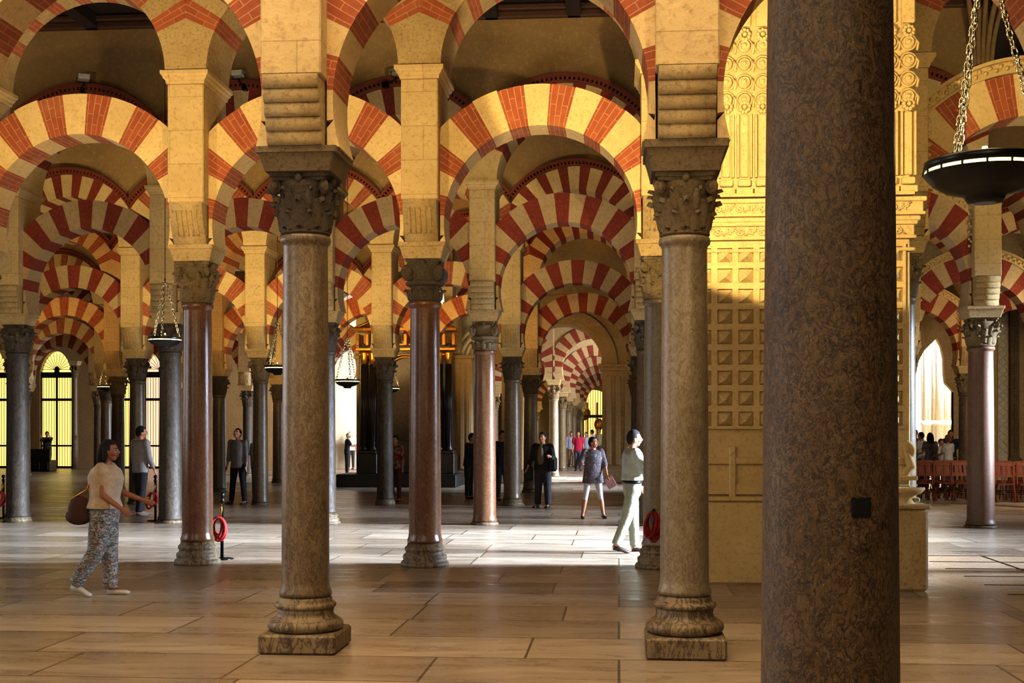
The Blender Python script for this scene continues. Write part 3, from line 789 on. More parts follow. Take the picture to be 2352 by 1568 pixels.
# ------------------------------------------------------------------ far stone arch and pilasters (row of the cathedral)
YA = 40.5
def AX(px): return atY(px, 900, YA)[0]
def AZ(py, px=1300): return atY(px, py, YA)[1]
fa = thing('renaissance_arch', 'plain moulded stone arch on broad pilasters behind the central visitors', 'arch', (0, 0, 0))
xl, xr, zs = AX(1199), AX(1383), AZ(836); xm = (xl + xr) / 2; ra = (xr - xl) / 2
for (a_, c_, nm) in ((AX(1152), xl, 0), (xr, AX(1458), 1)):
    b = MB(); b.box(a_, c_, YA, YA + 1.2, 0, zs - .22, 0, .02); w_ = c_ - a_
    for q in range(3): b.box(a_ + w_ * (.12 + .28 * q), a_ + w_ * (.28 + .28 * q), YA - .05, YA + .02, .6, zs - .4, 0, .015)
    b.box(a_ - .06, c_ + .06, YA - .08, YA + 1.2, 0, .45, 0, .03); b.build('pilaster', M['plaster'], fa)
    b = MB(); b.box(a_ - .08, c_ + .06, YA - .1, YA + 1.2, zs - .22, zs - .1, 0, .02); b.box(a_ - .14, c_ + .1, YA - .16, YA + 1.25, zs - .1, zs, 0, .02); b.build('impost', M['plaster'], fa)
b = MB()
for ri, ro, y0, y1 in ((ra, ra + .16, YA - .02, YA + 1.2), (ra + .16, ra + .38, YA - .1, YA + 1.2), (ra + .38, ra + .5, YA - .16, YA + 1.2), (ra + .5, ra + .98, YA - .04, YA + 1.2)):
    N = 24
    for k in range(N):
        t0, t1 = PI * k / N, PI * (k + 1) / N
        P = [(xm + r * math.cos(t), zs + r * math.sin(t)) for r, t in ((ri, t0), (ro, t0), (ro, t1), (ri, t1))]
        A = [b.vert((x, y0, z)) for x, z in P]; B = [b.vert((x, y1, z)) for x, z in P]
        b.face((A[0], A[1], A[2], A[3])[::-1]); b.face(B)
        b.face((A[0], A[3], B[3], B[0]), smooth=True); b.face((A[2], A[1], B[1], B[2]), smooth=True)
b.build('archivolt', M['plaster'], fa)
b = MB(); N = 16; xw0_, xw1_ = AX(1130), AX(1480)
for q in range(N):
    xx0, xx1 = xm - (ra + .9) * math.cos(PI * q / N), xm - (ra + .9) * math.cos(PI * (q + 1) / N); z0_, z1_ = zs + (ra + .9) * math.sin(PI * q / N), zs + (ra + .9) * math.sin(PI * (q + 1) / N)
    b.face([b.vert(p) for p in ((xx0, YA, z0_), (xx1, YA, z1_), (xx1, YA, 9.3), (xx0, YA, 9.3))])
b.box(xw0_, xm - ra - .9, YA, YA + .6, zs, 9.3); b.box(xm + ra + .9, xw1_, YA, YA + .6, zs, 9.3); b.box(AX(1458), AX(2045), YA, YA + .5, 0, 9.3)
struct(b.build('wall_far', M['plaster']))
# second arch, left of it (only its right springing shows beside the altarpiece)
fb = thing('renaissance_arch', 'moulded stone arch and pilaster just right of the black altarpiece', 'arch', (0, 0, 0))
xa, xb_ = AX(1056), AX(1122)
b = MB(); b.box(xa, xb_, YA, YA + 1.0, 0, AZ(850), 0, .02); b.box(xa + .25, xa + .5, YA - .05, YA, .6, AZ(870), 0, .01); b.build('pilaster', M['white'], fb)
b = MB(); b.box(xa - .08, xb_ + .08, YA - .1, YA + 1.0, AZ(850), AZ(838), 0, .02); b.box(xa - .14, xb_ + .12, YA - .15, YA + 1.0, AZ(838), AZ(828), 0, .02); b.build('impost', M['white'], fb)
b = MB(); cxm = xb_ + .1; zz = AZ(828)
for R_, t_ in ((1.0, .07), (.84, .05), (1.2, .06)):
    b.tube([(cxm - R_ * math.cos(PI * k / 20), YA - .05, zz + R_ * math.sin(PI * k / 20)) for k in range(11)], t_, 8)
b.build('archivolt', M['white'], fb)
b = MB(); b.box(xa - .2, xb_ + .1, YA + .4, YA + 1.0, AZ(828), AZ(700), 0); b.build('spandrel', M['white'], fb)

# ------------------------------------------------------------------ far nave seen through the arch: small arcades in file
def small_mesh(var):
    key = ('sm', var)
    if key not in arch_meshes:
        arch_meshes[key] = ring_mesh('voussoir_ring', 1.15, 1.62, -.1, 21, S / 2 - .05, .5, first=1, seed=99 + var, legs=(-.45, .5), mats=[M['paint_stone'], M['paint']])
    return arch_meshes[key]
for r in (7, 8, 9, 10, 11, 12):
    Y = ROWS[r]; zc = [4.05, 3.8, 3.75, 3.7, 3.65, 3.6][r - 7]
    for k in (-1, 0, 1):
        X = X0 + k * S
        if k < 1:
            a = thing('horseshoe_arch', 'small distant striped arch number %s in the far file, %s' % (NUM[r - 7], 'seen through the moulded stone arch' if k == -1 else 'mostly behind its right pilaster'), 'arch', (X + S / 2, Y, zc), 0, 'distant arches seen through the stone arch')
            obj('voussoir_ring', small_mesh(r % 3), a)
            w_ = MB(); hw = S / 2 - .02; N = 16
            for q in range(N):
                xx0, xx1 = -hw + 2 * hw * q / N, -hw + 2 * hw * (q + 1) / N
                zz0, zz1 = [math.sqrt(max(.1, 1.6 ** 2 - x * x)) for x in (xx0, xx1)]
                w_.face([w_.vert(p) for p in ((xx0, -.2, zz0), (xx1, -.2, zz1), (xx1, -.2, 2.6), (xx0, -.2, 2.6))])
            w_.build('spandrel', M['paint_stone'], a)
        column(6, X, Y, 'distant column, %s in the far file seen through the stone arch, %s side' % (NUM[r - 7], 'left' if k == -1 else 'middle' if k == 0 else 'right'), 'distant columns in file', shaft='grey2', cap='plain', capmat='carved', rad=.18, zi=zc - .4, baseh=.1)
# far left daylight nave beyond the lantern at centre left
for (r, ks) in ((7, (-5, -4, -3)), (8, (-6, -5, -4)), (9, (-6, -5))):
    Y = ROWS[r]
    for k in ks:
        X = X0 + k * S
        if not (690 < px_of(X, Y)[0] < 880): 
            continue
        column(6, X, Y, 'pale far column left of the altarpiece, %s of the bright group' % NUM[(r * 3 + k) % 9], 'pale far columns left of the altarpiece', shaft='grey2', cap='plain', capmat='carved', rad=.17, zi=3.4, baseh=.1)
        a = thing('horseshoe_arch', 'pale pink and white arch in the daylight left of the altarpiece, %s one' % NUM[(r * 3 + k) % 9], 'arch', (X + S / 2, Y, 3.8), 0, 'pale arches in the daylight')
        obj('voussoir_ring', small_mesh(1), a)
# end wall and gate
YG = 88
gx, gz = atY(1362, 1010, YG); gz1 = atY(1362, 895, YG)[1]; gw = 1.45
b = MB()
b.box(gx - 9, gx - gw, YG, YG + .3, 0, 8); b.box(gx + gw, gx + 9, YG, YG + .3, 0, 8)
N = 16
for q in range(N):
    xx0, xx1 = -gw + 2 * gw * q / N, -gw + 2 * gw * (q + 1) / N
    z0, z1 = [gz1 - gw + math.sqrt(max(0, gw * gw - x * x)) for x in (xx0, xx1)]
    b.face([b.vert(p) for p in ((gx + xx0, YG, z0), (gx + xx1, YG, z1), (gx + xx1, YG, 8), (gx + xx0, YG, 8))])
struct(b.build('wall_end', M['plaster']))
gt = thing('iron_gate', 'tall dark iron grille before a golden lit chapel at the end of the far nave', 'gate', (gx, YG - .1, 0))
b = MB(); n = 17
for q in range(n):
    x = -gw + 2 * gw * q / (n - 1); h = gz1 - gw + math.sqrt(max(0, gw * gw - x * x)); b.tube([(x, 0, 0), (x, 0, h)], .02, 5)
b.build('bars', M['black'], gt)
b = MB()
for z in (.1, 1.1, gz1 - gw - .55): b.box(-gw, gw, -.05, .05, z, z + (.22 if z > 2 else .08))
b.build('rails', M['black'], gt)
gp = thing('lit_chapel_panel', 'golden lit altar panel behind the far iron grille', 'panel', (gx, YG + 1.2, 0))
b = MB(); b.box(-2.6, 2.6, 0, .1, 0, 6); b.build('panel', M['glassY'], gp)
b = MB()
for q in range(4): b.box(-1.2 + q * .7, -1.05 + q * .7, -.12, 0, .4, 3.8, 0, .02)
b.ball((-.6, -.1, 3.0), (.4, .1, .5)); b.ball((.4, -.1, 2.2), (.35, .1, .45)); b.build('ornament', M['gold'], gp)

# ------------------------------------------------------------------ left back wall with yellow grilled doorways
YW = 55.0
def WX(px): return atY(px, 900, YW)[0]
doors = [(-12, 'glassY'), (128, 'glassY'), (262, 'glassY'), (368, 'glassP')]
doors = sorted(doors); xs = []
ztop = atY(128, 806, YW)[1]; dw = .76; zr = ztop - .95
b = MB(); xw0 = WX(-260); edges = [xw0]
for px, _ in doors: edges += [WX(px) - dw, WX(px) + dw]
edges.append(WX(700))
for i in range(0, len(edges), 2): b.box(edges[i], edges[i + 1], YW, YW + .5, 0, 9)
def head(x):                                                    # pointed arched head
    x = abs(x) / dw; return zr + .95 * (1 - x ** 2.1) ** .75
for px, _ in doors:
    xc_ = WX(px); N = 14
    for q in range(N):
        a_, c_ = -dw + 2 * dw * q / N, -dw + 2 * dw * (q + 1) / N
        b.face([b.vert(p) for p in ((xc_ + a_, YW, head(a_)), (xc_ + c_, YW, head(c_)), (xc_ + c_, YW, 9), (xc_ + a_, YW, 9))])
        b.face([b.vert(p) for p in ((xc_ + a_, YW, head(a_)), (xc_ + a_, YW + .5, head(a_)), (xc_ + c_, YW + .5, head(c_)), (xc_ + c_, YW, head(c_)))])
struct(b.build('wall_back', M['plaster']))
b = MB(); b.box(WX(700), WX(1135), YW + .2, YW + .5, 0, 9.3); struct(b.build('wall_pale', M['white']))
for n_, (px, mt) in enumerate(doors):
    xc_ = WX(px)
    w_ = MB(); N = 14; poly = [(-dw, 0), (dw, 0)] + [(dw - 2 * dw * q / N, head(dw - 2 * dw * q / N)) for q in range(N + 1)]
    w_.prism(poly, .28, .32); o = struct(w_.build('window_%d' % (n_ + 1), M[mt], None, (xc_, YW, 0)))
    gr = thing('door_grille', '%s black barred grille with a radiating fan top in the left back wall' % ['first', 'second', 'third', 'fourth', 'fifth', 'sixth', 'seventh'][n_], 'grille', (xc_, YW + .12, 0), 0, 'barred doorways in the back wall')
    w_ = MB()
    for q in range(13):
        x = -dw + 2 * dw * q / 12; w_.tube([(x, 0, 0), (x, 0, zr - .1)], .012, 4)
    w_.build('bars', M['black'], gr)
    w_ = MB()
    for z, h in ((zr - .28, .26), (zr - 1.35, .12), (1.0, .08), (.0, .1)): w_.box(-dw, dw, -.03, .03, z, z + h)
    for sx_ in (-1, 1): w_.box(sx_ * dw - .05, sx_ * dw + .05, -.04, .04, 0, zr)
    w_.box(-.04, .04, -.03, .03, 0, zr - .28)
    w_.build('rails', M['black'], gr)
    w_ = MB()
    w_.ball((0, 0, zr + .06), (.13, .05, .2))
    for q in range(13):
        a = PI * (q + .5) / 13; x = math.cos(a) * dw; R_ = min(dw / max(.001, abs(math.cos(a))), .95)
        w_.tube([(math.cos(a) * .12, 0, zr + .1), (math.cos(a) * dw * .93, 0, zr + math.sin(a) * .86)], .011, 4)
    w_.build('fan', M['black'], gr)
# pale engaged half column beside the doorway
xx, _ = atY(172, 900, YW - .7)
column(6, xx, YW - .7, 'pale slim column on a tall pedestal right of the yellow grilled doorway', 'columns by the back wall', shaft='grey2', cap='plain', rad=.13, zi=4.9, baseh=1.5, w=.2)

# ------------------------------------------------------------------ altarpiece
YT = 38.3
TX = lambda px: atY(px, 900, YT)[0]
TZ = lambda py: atY(940, py, YT)[1]
al = thing('altarpiece', 'tall black wooden altarpiece with gilded mouldings and a broken pediment', 'altarpiece', (0, 0, 0))
x0, x1 = TX(793), TX(1060); xc_ = (x0 + x1) / 2
b = MB(); b.box(x0, x1, YT - 1.3, YT + .6, 0, TZ(1086), 0, .02); b.build('plinth', M['altar_step'], al)
b = MB(); b.box(x0 + .5, x1 - .3, YT - .3, YT + .4, TZ(1086), TZ(790), 0, .02)
for xx0, xx1 in ((TX(835), TX(872)), (TX(1004), TX(1046))):
    b.box(xx0 - .06, xx1 + .06, YT - .75, YT, TZ(1086), TZ(1040), 0, .02); b.box(xx0 - .03, xx1 + .03, YT - .72, YT, TZ(1040), TZ(1034), 0, .01)
b.build('body', M['altar'], al)
for xx0, xx1 in ((TX(835), TX(853)), (TX(854), TX(872)), (TX(1006), TX(1024)), (TX(1026), TX(1044))):
    b = MB(); rr = (xx1 - xx0) / 2 * .85; xm_ = (xx0 + xx1) / 2
    b.lathe([(rr * 1.3, TZ(1034)), (rr * 1.3, TZ(1030)), (rr, TZ(1026)), (rr * .86, TZ(838))], 16, 0, True, (xm_, YT - .5, 0))
    for q in range(12):
        a = q * PI / 6; b.tube([(xm_ + rr * math.cos(a), YT - .5 + rr * math.sin(a), TZ(1024)), (xm_ + rr * .87 * math.cos(a), YT - .5 + rr * .87 * math.sin(a), TZ(840))], .012, 5)
    o = b.build('fluted_column', M['altar'], al)
    c = MB(); c.lathe([(rr * .9, TZ(838)), (rr * 1.05, TZ(826)), (rr * 1.4, TZ(814)), (rr * 1.4, TZ(810))], 16, 0, True, (xm_, YT - .5, 0))
    for sx_ in (-1, 1): c.ball((xm_ + sx_ * rr * 1.15, YT - .5 - rr, TZ(816)), (rr * .42, rr * .3, rr * .42), 10, 6)
    c.build('gilded_capital', M['gold'], o)
b = MB(); b.box(TX(828), TX(1052), YT - .75, YT, TZ(808), TZ(802), 0, .01); b.box(TX(824), TX(1056), YT - .85, YT, TZ(764), TZ(757), 0, .01)
b.box(TX(905), TX(1010), YT - .45, YT, TZ(795), TZ(791), 0, .005)
for q in range(11):
    xq = TX(832) + (TX(1048) - TX(832)) * q / 10; b.box(xq - .05, xq + .05, YT - .72, YT, TZ(796), TZ(770), 0, .01)
for sx0, sx1, ap in ((TX(826), TX(872), TX(872)), (TX(1004), TX(1052), TX(1004))):
    e0, e1 = (sx0, sx1) if ap == sx1 else (sx1, sx0)
    b.tube([(e0, YT - .8, TZ(758)), (ap, YT - .8, TZ(738))], .035, 6)
    b.tube([(sx0, YT - .8, TZ(757)), (sx1, YT - .8, TZ(757))], .03, 6)
cxx, rz = TX(938), TZ(868)
for R_ in (1.0, .88): b.tube([(cxx + R_ * .72 * math.cos(PI * k / 16), YT - .5, rz + R_ * .72 * math.sin(PI * k / 16)) for k in range(17)], .028, 6)
for sx_ in (-1, 1): b.ball((cxx + sx_ * .32, YT - .5, TZ(778)), (.09, .06, .16), 8, 6)
b.ball((cxx, YT - .5, TZ(776)), (.12, .08, .18), 8, 6)
b.build('gilded_moulding', M['gold'], al)
b = MB()
for sx0, sx1, ap in ((TX(826), TX(872), 1), (TX(1004), TX(1052), 0)):
    b.prism([(sx0, TZ(757)), (sx1, TZ(757)), (sx1 if ap else sx0, TZ(740))], YT - .78, YT, 0)
b.build('pediment', M['altar'], al)
b = MB()
N = 14; poly = [(cxx - .6, TZ(1010)), (cxx + .6, TZ(1010))] + [(cxx + .6 * math.cos(PI * k / N), rz + .6 * math.sin(PI * k / N)) for k in range(N + 1)]
b.prism(poly, YT - .36, YT - .28); b.build('niche_painting', m_plain('dim_painting', (84, 62, 46), .5, nz=.35), al)
b = MB(); b.box(TX(806), TX(1076), YT + .8, YT + 1.3, 0, TZ(820), 0, .02); b.box(TX(800), TX(1082), YT + .7, YT + 1.3, TZ(820), TZ(812), 0, .02)
for q in (812, 828, 1050, 1064): b.box(TX(q), TX(q) + .12, YT + .74, YT + .8, .5, TZ(830), 0, .01)
struct(b.build('wall_altar', M['plaster']))

# ------------------------------------------------------------------ bright cathedral space at right
YC = 46.0
CX_ = lambda px: atY(px, 900, YC)[0]
CZ = lambda py: atY(2150, py, YC)[1]
b = MB(); b.box(CX_(2040), CX_(2660), YC + 4, YC + 4.3, 0, 13); struct(b.build('wall_choir', M['white']))
for n_, (p0, p1, y0, y1) in enumerate(((2098, 2140, 1000, 700), (2143, 2166, 985, 640), (2172, 2190, 985, 780), (2216, 2232, 945, 770), (2292, 2312, 1000, 780))):
    w_ = MB(); a_, c_ = atY(p0, 900, YC + 3.7)[0], atY(p1, 900, YC + 3.7)[0]; z0, z1 = atY(2150, y0, YC + 3.7)[1], atY(2150, y1, YC + 3.7)[1]; m_ = (a_ + c_) / 2; hh = (c_ - a_) * .9
    poly = [(a_, z0), (c_, z0), (c_, z1 - hh), (m_ + (c_ - m_) * .6, z1 - hh * .4), (m_, z1), (m_ - (c_ - m_) * .6, z1 - hh * .4), (a_, z1 - hh)]
    w_.prism(poly, YC + 3.7, YC + 3.8); struct(w_.build('window_%d' % (20 + n_), M['glassW']))
def clustered(px, w_, label, tall=9.5, y=YC):
    x = atY(px, 900, y)[0]; t = thing('clustered_column', label, 'column', (x, y, 0), 0, 'white columns of the cathedral crossing')
    b = MB()
    b.box(-w_ * 1.3, w_ * 1.3, -w_ * 1.3, w_ * 1.3, 0, .5, 0, .03); b.lathe([(w_ * 1.2, .5), (w_ * 1.25, .6), (w_ * 1.05, .7), (w_ * 1.1, .8), (w_, .9)], 20); b.build('base', M['white'], t)
    b = MB()
    for q in range(6):
        a = q * PI / 3; b.lathe([(w_ * .42, .85), (w_ * .42, tall)], 12, 0, True, (math.cos(a) * w_ * .6, math.sin(a) * w_ * .6, 0))
    b.build('shaft', M['white'], t)
    b = MB(); b.lathe([(w_ * .95, 1.9), (w_ * 1.15, 1.95), (w_ * 1.15, 2.05), (w_ * .95, 2.1)], 16); b.build('ring', M['white'], t)
clustered(2128, .18, 'thin white column left of the bright group seen through the right arch')
clustered(2163, .36, 'thick white clustered column in the bright light behind the standing visitors')
clustered(2191, .22, 'white column at the right edge of the bright opening')
# pointed arch with carved jambs
YJ = 39.6
JX = lambda px: atY(px, 900, YJ)[0]
JZ = lambda py: atY(2150, py, YJ)[1]
b = MB()
prof = [(2104, 1062), (2104, 860), (2110, 830), (2122, 806), (2138, 790), (2152, 776), (2162, 796), (2168, 824), (2169, 860), (2172, 880), (2190, 900), (2190, 1062)]
P = [(JX(x), JZ(y)) for x, y in prof]; P[0] = (P[0][0], 0); P[-1] = (P[-1][0], 0)
ztp = 8.5
for i in range(len(P) - 1):
    (xa_, za_), (xb__, zb_) = P[i], P[i + 1]
    if abs(xa_ - xb__) > 1e-4:
        b.face([b.vert(p) for p in ((xa_, YJ, za_), (xb__, YJ, zb_), (xb__, YJ, ztp), (xa_, YJ, ztp))])
    b.face([b.vert(p) for p in ((xa_, YJ, za_), (xb__, YJ, zb_), (xb__, YJ + .25, zb_), (xa_, YJ + .25, za_))])
b.box(JX(2040), P[0][0], YJ, YJ + .25, 0, ztp); b.box(P[-1][0], JX(2214), YJ, YJ + .25, 0, ztp); b.box(JX(2232), JX(2620), YJ, YJ + .25, 0, ztp)
b.box(JX(2214), JX(2232), YJ, YJ + .25, JZ(872), ztp)
struct(b.build('wall_right', M['stone']))
jb = thing('carved_jamb', 'pale jamb carved with lattice tracery right of the rose granite column', 'carved jamb', (0, 0, 0))
b = MB(); xa_, xb__ = JX(2290), JX(2312); b.box(xa_, xb__, YJ - .12, YJ - .02, 0, JZ(700), 0, .01)
z = 1.0; k = 0
while z < JZ(720):
    for sx_ in (0, 1):
        b.tube([(xa_ if sx_ else xb__, YJ - .14, z), (xb__ if sx_ else xa_, YJ - .14, z + .26)], .02, 5)
    z += .26
b.build('tracery', M['white'], jb)
jb = thing('carved_jamb', 'dark carved pilaster with a tall foot, right of the lattice jamb', 'carved jamb', (0, 0, 0))
b = MB(); xa_, xb__ = JX(2316), JX(2336); b.box(xa_, xb__, YJ - .25, YJ - .02, 0, JZ(640), 0, .02); b.box(xa_ - .06, xb__ + .06, YJ - .32, YJ - .02, 0, .9, 0, .04)
z = 1.1
rnd = random.Random(5)
while z < JZ(650): b.ball((rnd.uniform(xa_ + .08, xb__ - .08), YJ - .26, z), (.07, .04, .06), 7, 5); z += .09
b.build('carving', M['carved'], jb)

# ------------------------------------------------------------------ hanging lamps
def chain(b, p0, p1, L=.052, t=.0042, segs=5):
    p0, p1 = Vector(p0), Vector(p1); d = p1 - p0; n = max(4, int(d.length / (L * .78))); u = d.normalized()
    s1 = u.orthogonal().normalized(); s2 = u.cross(s1)
    for i in range(n):
        c = p0 + d * ((i + .5) / n); s_ = s1 if i % 2 else s2; h = L / 2; w_ = L * .24
        pts = []
        for q in range(10):
            a = 2 * PI * q / 10; pts.append(c + u * (math.sin(a) * (h - w_) + (w_ * math.copysign(1, math.sin(a)) if abs(math.sin(a)) > .3 else 0)) + s_ * w_ * math.cos(a))
        b.tube(pts, t, segs, closed=True)
def lamp_parts(big):
    R, H = .262, .92
    b = MB(); b.lathe([(.045, -.135), (.075, -.13), (.085, -.115), (.09, -.10), (.17, -.078), (.225, -.045), (R, -.004), (R + .003, 0)], 48)
    bowl = b.mesh('bowl', [M['lampblack']])
    b = MB(); b.lathe([(R - .008, -.002), (R - .004, .014), (R - .012, .018)], 48, caps=False); rim = b.mesh('glowing_rim', [M['lampglow']])
    b = MB(); b.lathe([(R - .01, .016), (R + .002, .017), (R + .004, .05), (R - .004, .056), (R - .03, .056), (R - .03, .02)], 48, caps=False)
    for q in range(16):
        a = q * PI / 8; b.box(-.004, .004, -.004, .004, -.002, .02, 0, 0, xf=lambda p, a=a: ((R) * math.cos(a) + p[0], (R) * math.sin(a) + p[1], p[2]))
    band = b.mesh('rim_band', [M['lampblack']])
    b = MB(); b.lathe([(.0, .03), (.028, .03), (.03, .06), (.018, .09), (.012, .12)], 12); gl = b.mesh('glass_cup', [M['chrome']])
    ch = []
    for q in range(3):
        a = q * 2 * PI / 3 + .35; b = MB(); chain(b, (.24 * math.cos(a), .24 * math.sin(a), .055), (.03 * math.cos(a), .03 * math.sin(a), H), .052 if big else .07, .0046 if big else .007, 5 if big else 3)
        if big:
            for t in (.25, .5, .75): b.ball((.24 * math.cos(a) * (1 - t) + .03 * math.cos(a) * t, .24 * math.sin(a) * (1 - t) + .03 * math.sin(a) * t, .055 + (H - .055) * t), .013, 8, 6)
        ch.append(b.mesh('chain', [M['chrome']]))
    b = MB(); b.lathe([(.01, H + .02), (.05, H + .012), (.055, H), (.045, H - .01), (.01, H - .012)], 24); disc = b.mesh('top_disc', [M['chrome']])
    return bowl, rim, band, gl, ch, disc, H
LP = {}
def lamp(px, py, wpx, label, Ztop=8.8, big=False):
    zc = .53 * F / wpx; xc = (px - 1203) / F * zc; X, Y = xc * cp - zc * sp, xc * sp + zc * cp; Z = CH + (HY - py) * zc / F
    if big not in LP: LP[big] = lamp_parts(big)
    bowl, rim, band, gl, ch, disc, H = LP[big]
    t = thing('hanging_lamp', label, 'lamp', (X, Y, Z), (PHI - .71) if big else random.random(), 'hanging bowl lamps')
    obj('bowl', bowl, t); r_ = obj('glowing_rim', rim, t); obj('rim_band', band, t); obj('glass_cup', gl, t); obj('top_disc', disc, t)
    for c in ch: obj('chain', c, t)
    b = MB(); b.tube([(0, 0, H), (0, 0, Ztop - Z)], .006, 5); b.ball((0, 0, H + .07), .016, 8, 6); b.build('hanging_rod', M['black'], t)
    l = bpy.data.lights.new('lamp_glow', 'POINT'); l.energy = 7; l.color = (1, .75, .4); l.shadow_soft_size = .1
    o = bpy.data.objects.new('lamp_glow', l); COL.objects.link(o); o.location = (X, Y, Z + .16)
lamp(2262, 398, 272, 'large black bowl lamp hanging on chains at the upper right', big=True)
lamp(379, 782, 75, 'black bowl lamp on bright chains hanging just left of the glossy pinkish column')
lamp(637, 846, 60, 'bowl lamp peeking out at the left side of the thick front column')
lamp(798, 877, 57, 'bowl lamp hanging before the bright opening right of the thick front column')
lamp(897, 893, 42, 'small bowl lamp in front of the black altarpiece')
lamp(244, 889, 40, 'small bowl lamp above the head of the walking woman')
lamp(527, 913, 26, 'tiny bowl lamp above the man looking up, between two slim columns')
lamp(68, 864, 13, 'tiniest bowl lamp, left of the yellow grilled doorway')
lamp(778, 926, 26, 'tiny bowl lamp below the one in the bright opening')
lamp(413, 904, 20, 'tiny bowl lamp beside the left edge of the glossy pinkish column')

# ------------------------------------------------------------------ spotlights on the upper wall
def spotlight(px, py, label, rot):
    Y = ROWS[3] - .78; X, Z = atY(px, py, Y)
    t = thing('spotlight', label, 'spotlight', (X, Y, Z), rot, 'grey spotlights on the upper wall')
    b = MB(); b.box(-.11, .11, -.10, .08, -.05, .06, 0, .015); b.build('housing', M['housing'], t)
    b = MB(); b.box(-.095, .095, -.115, -.095, -.035, .045, 0, .005); b.build('front_glass', M['lensgrey'], t)
    b = MB(); b.tube([(-.12, 0, 0), (-.12, 0, -.09), (.12, 0, -.09), (.12, 0, 0)], .008, 5); b.tube([(0, 0, -.09), (0, .02, -.13), (0, .30, -.16)], .018, 6); b.box(-.04, .04, .24, .34, -.22, -.12); b.build('bracket', M['black'], t)
M['housing'] = m_plain('grey_spotlight_housing', (150, 146, 140), .4); M['lensgrey'] = m_plain('spotlight_glass', (225, 222, 210), .2)
spotlight(192, 178, 'grey spotlight on the upper wall at upper left above a dentil arch', .5)
spotlight(548, 170, 'grey spotlight on the upper wall left of the thick front pier', -.1)
spotlight(910, 166, 'grey spotlight half hidden behind the pier above the polished red-brown column', .9)

# ------------------------------------------------------------------ rope posts
def coil(b, c, n=5, w=.11, h=.17, axis=(0, 1, 0), t=.017, seed=1):
    rnd = random.Random(seed); c = Vector(c)
    for k in range(n):
        ww, hh = w * rnd.uniform(.6, 1), h * rnd.uniform(.75, 1.05); oy = (k - n / 2) * t * 1.3; tilt = rnd.uniform(-.25, .25); pts = []
        for q in range(20):
            a = 2 * PI * q / 20; x, z = ww * math.sin(a), -hh + hh * math.cos(a)
            x2 = x * math.cos(tilt) - z * math.sin(tilt); z2 = x * math.sin(tilt) + z * math.cos(tilt)
            pts.append(c + Vector((x2, oy + .012 * math.sin(a * 2 + k), z2)))
        b.tube(pts, t, 7, closed=True)
def post(px, py, label, hook=1, coil_side=-.03, h=.98, lr='red velvet rope coiled on the black post left of the man looking up'):
    X, Y = ground(px, py); t = thing('rope_post', label, 'post', (X, Y, 0), 0, 'black rope posts')
    b = MB(); b.lathe([(.15, 0), (.155, .008), (.14, .018), (.03, .025)], 28); b.build('foot', M['black'], t)
    b = MB(); b.lathe([(.022, .02), (.022, h - .1), (.03, h - .1), (.034, h - .07), (.022, h - .05), (.018, h - .03)], 16); b.build('pole', M['black'], t)
    b = MB(); b.ball((0, 0, h), .036, 14, 10); b.tube([(0, -.01, h - .08), (.03, -.04, h - .02), (.0, -.05, h + .03)], .008, 6); b.build('finial', M['black'], t)
    rp = thing('rope_coil', lr, 'rope', (X, Y, 0))
    b = MB(); coil(b, (coil_side, -.05, h - .30), 5, .10, .15, seed=int(px)); b.build('rope', M['rope'], rp)
    b = MB(); b.tube([(coil_side + .02, -.05, h - .31), (.01, -.05, h - .2), (0, -.03, h - .12)], .012, 7); b.ball((.0, -.04, h - .17), .02, 8, 6); b.build('brass_hook', M['gold'], rp)
post(510, 1284, 'black rope post with ball finial beside the glossy pinkish column', lr='red rope coil hung on the black post right of the pinkish column', h=.86)
post(357, 1196, 'black rope post behind the man in the light shirt', lr='red rope coil hung on the post behind the light-shirted man', h=.84)
post(8, 1190, 'black rope post cut by the left edge before the yellow grille', lr='red rope coil on the post at the far left edge', h=.82)
rc = thing('rope_coil', 'bundle of red rope hanging on the beige column beside the man in white', 'rope', (0, 0, 0))
X, Z = atY(1499, 1176, ROWS[2] - .28); b = MB(); coil(b, (X, ROWS[2] - .25, Z), 7, .085, .18, seed=9, t=.016); b.build('rope', M['rope'], rc)
b = MB(); b.tube([(X + .04, ROWS[2] - .14, Z + .02), (X + .01, ROWS[2] - .27, Z + .03), (X, ROWS[2] - .28, Z - .02)], .012, 6); b.build('hook', M['black'], rc)

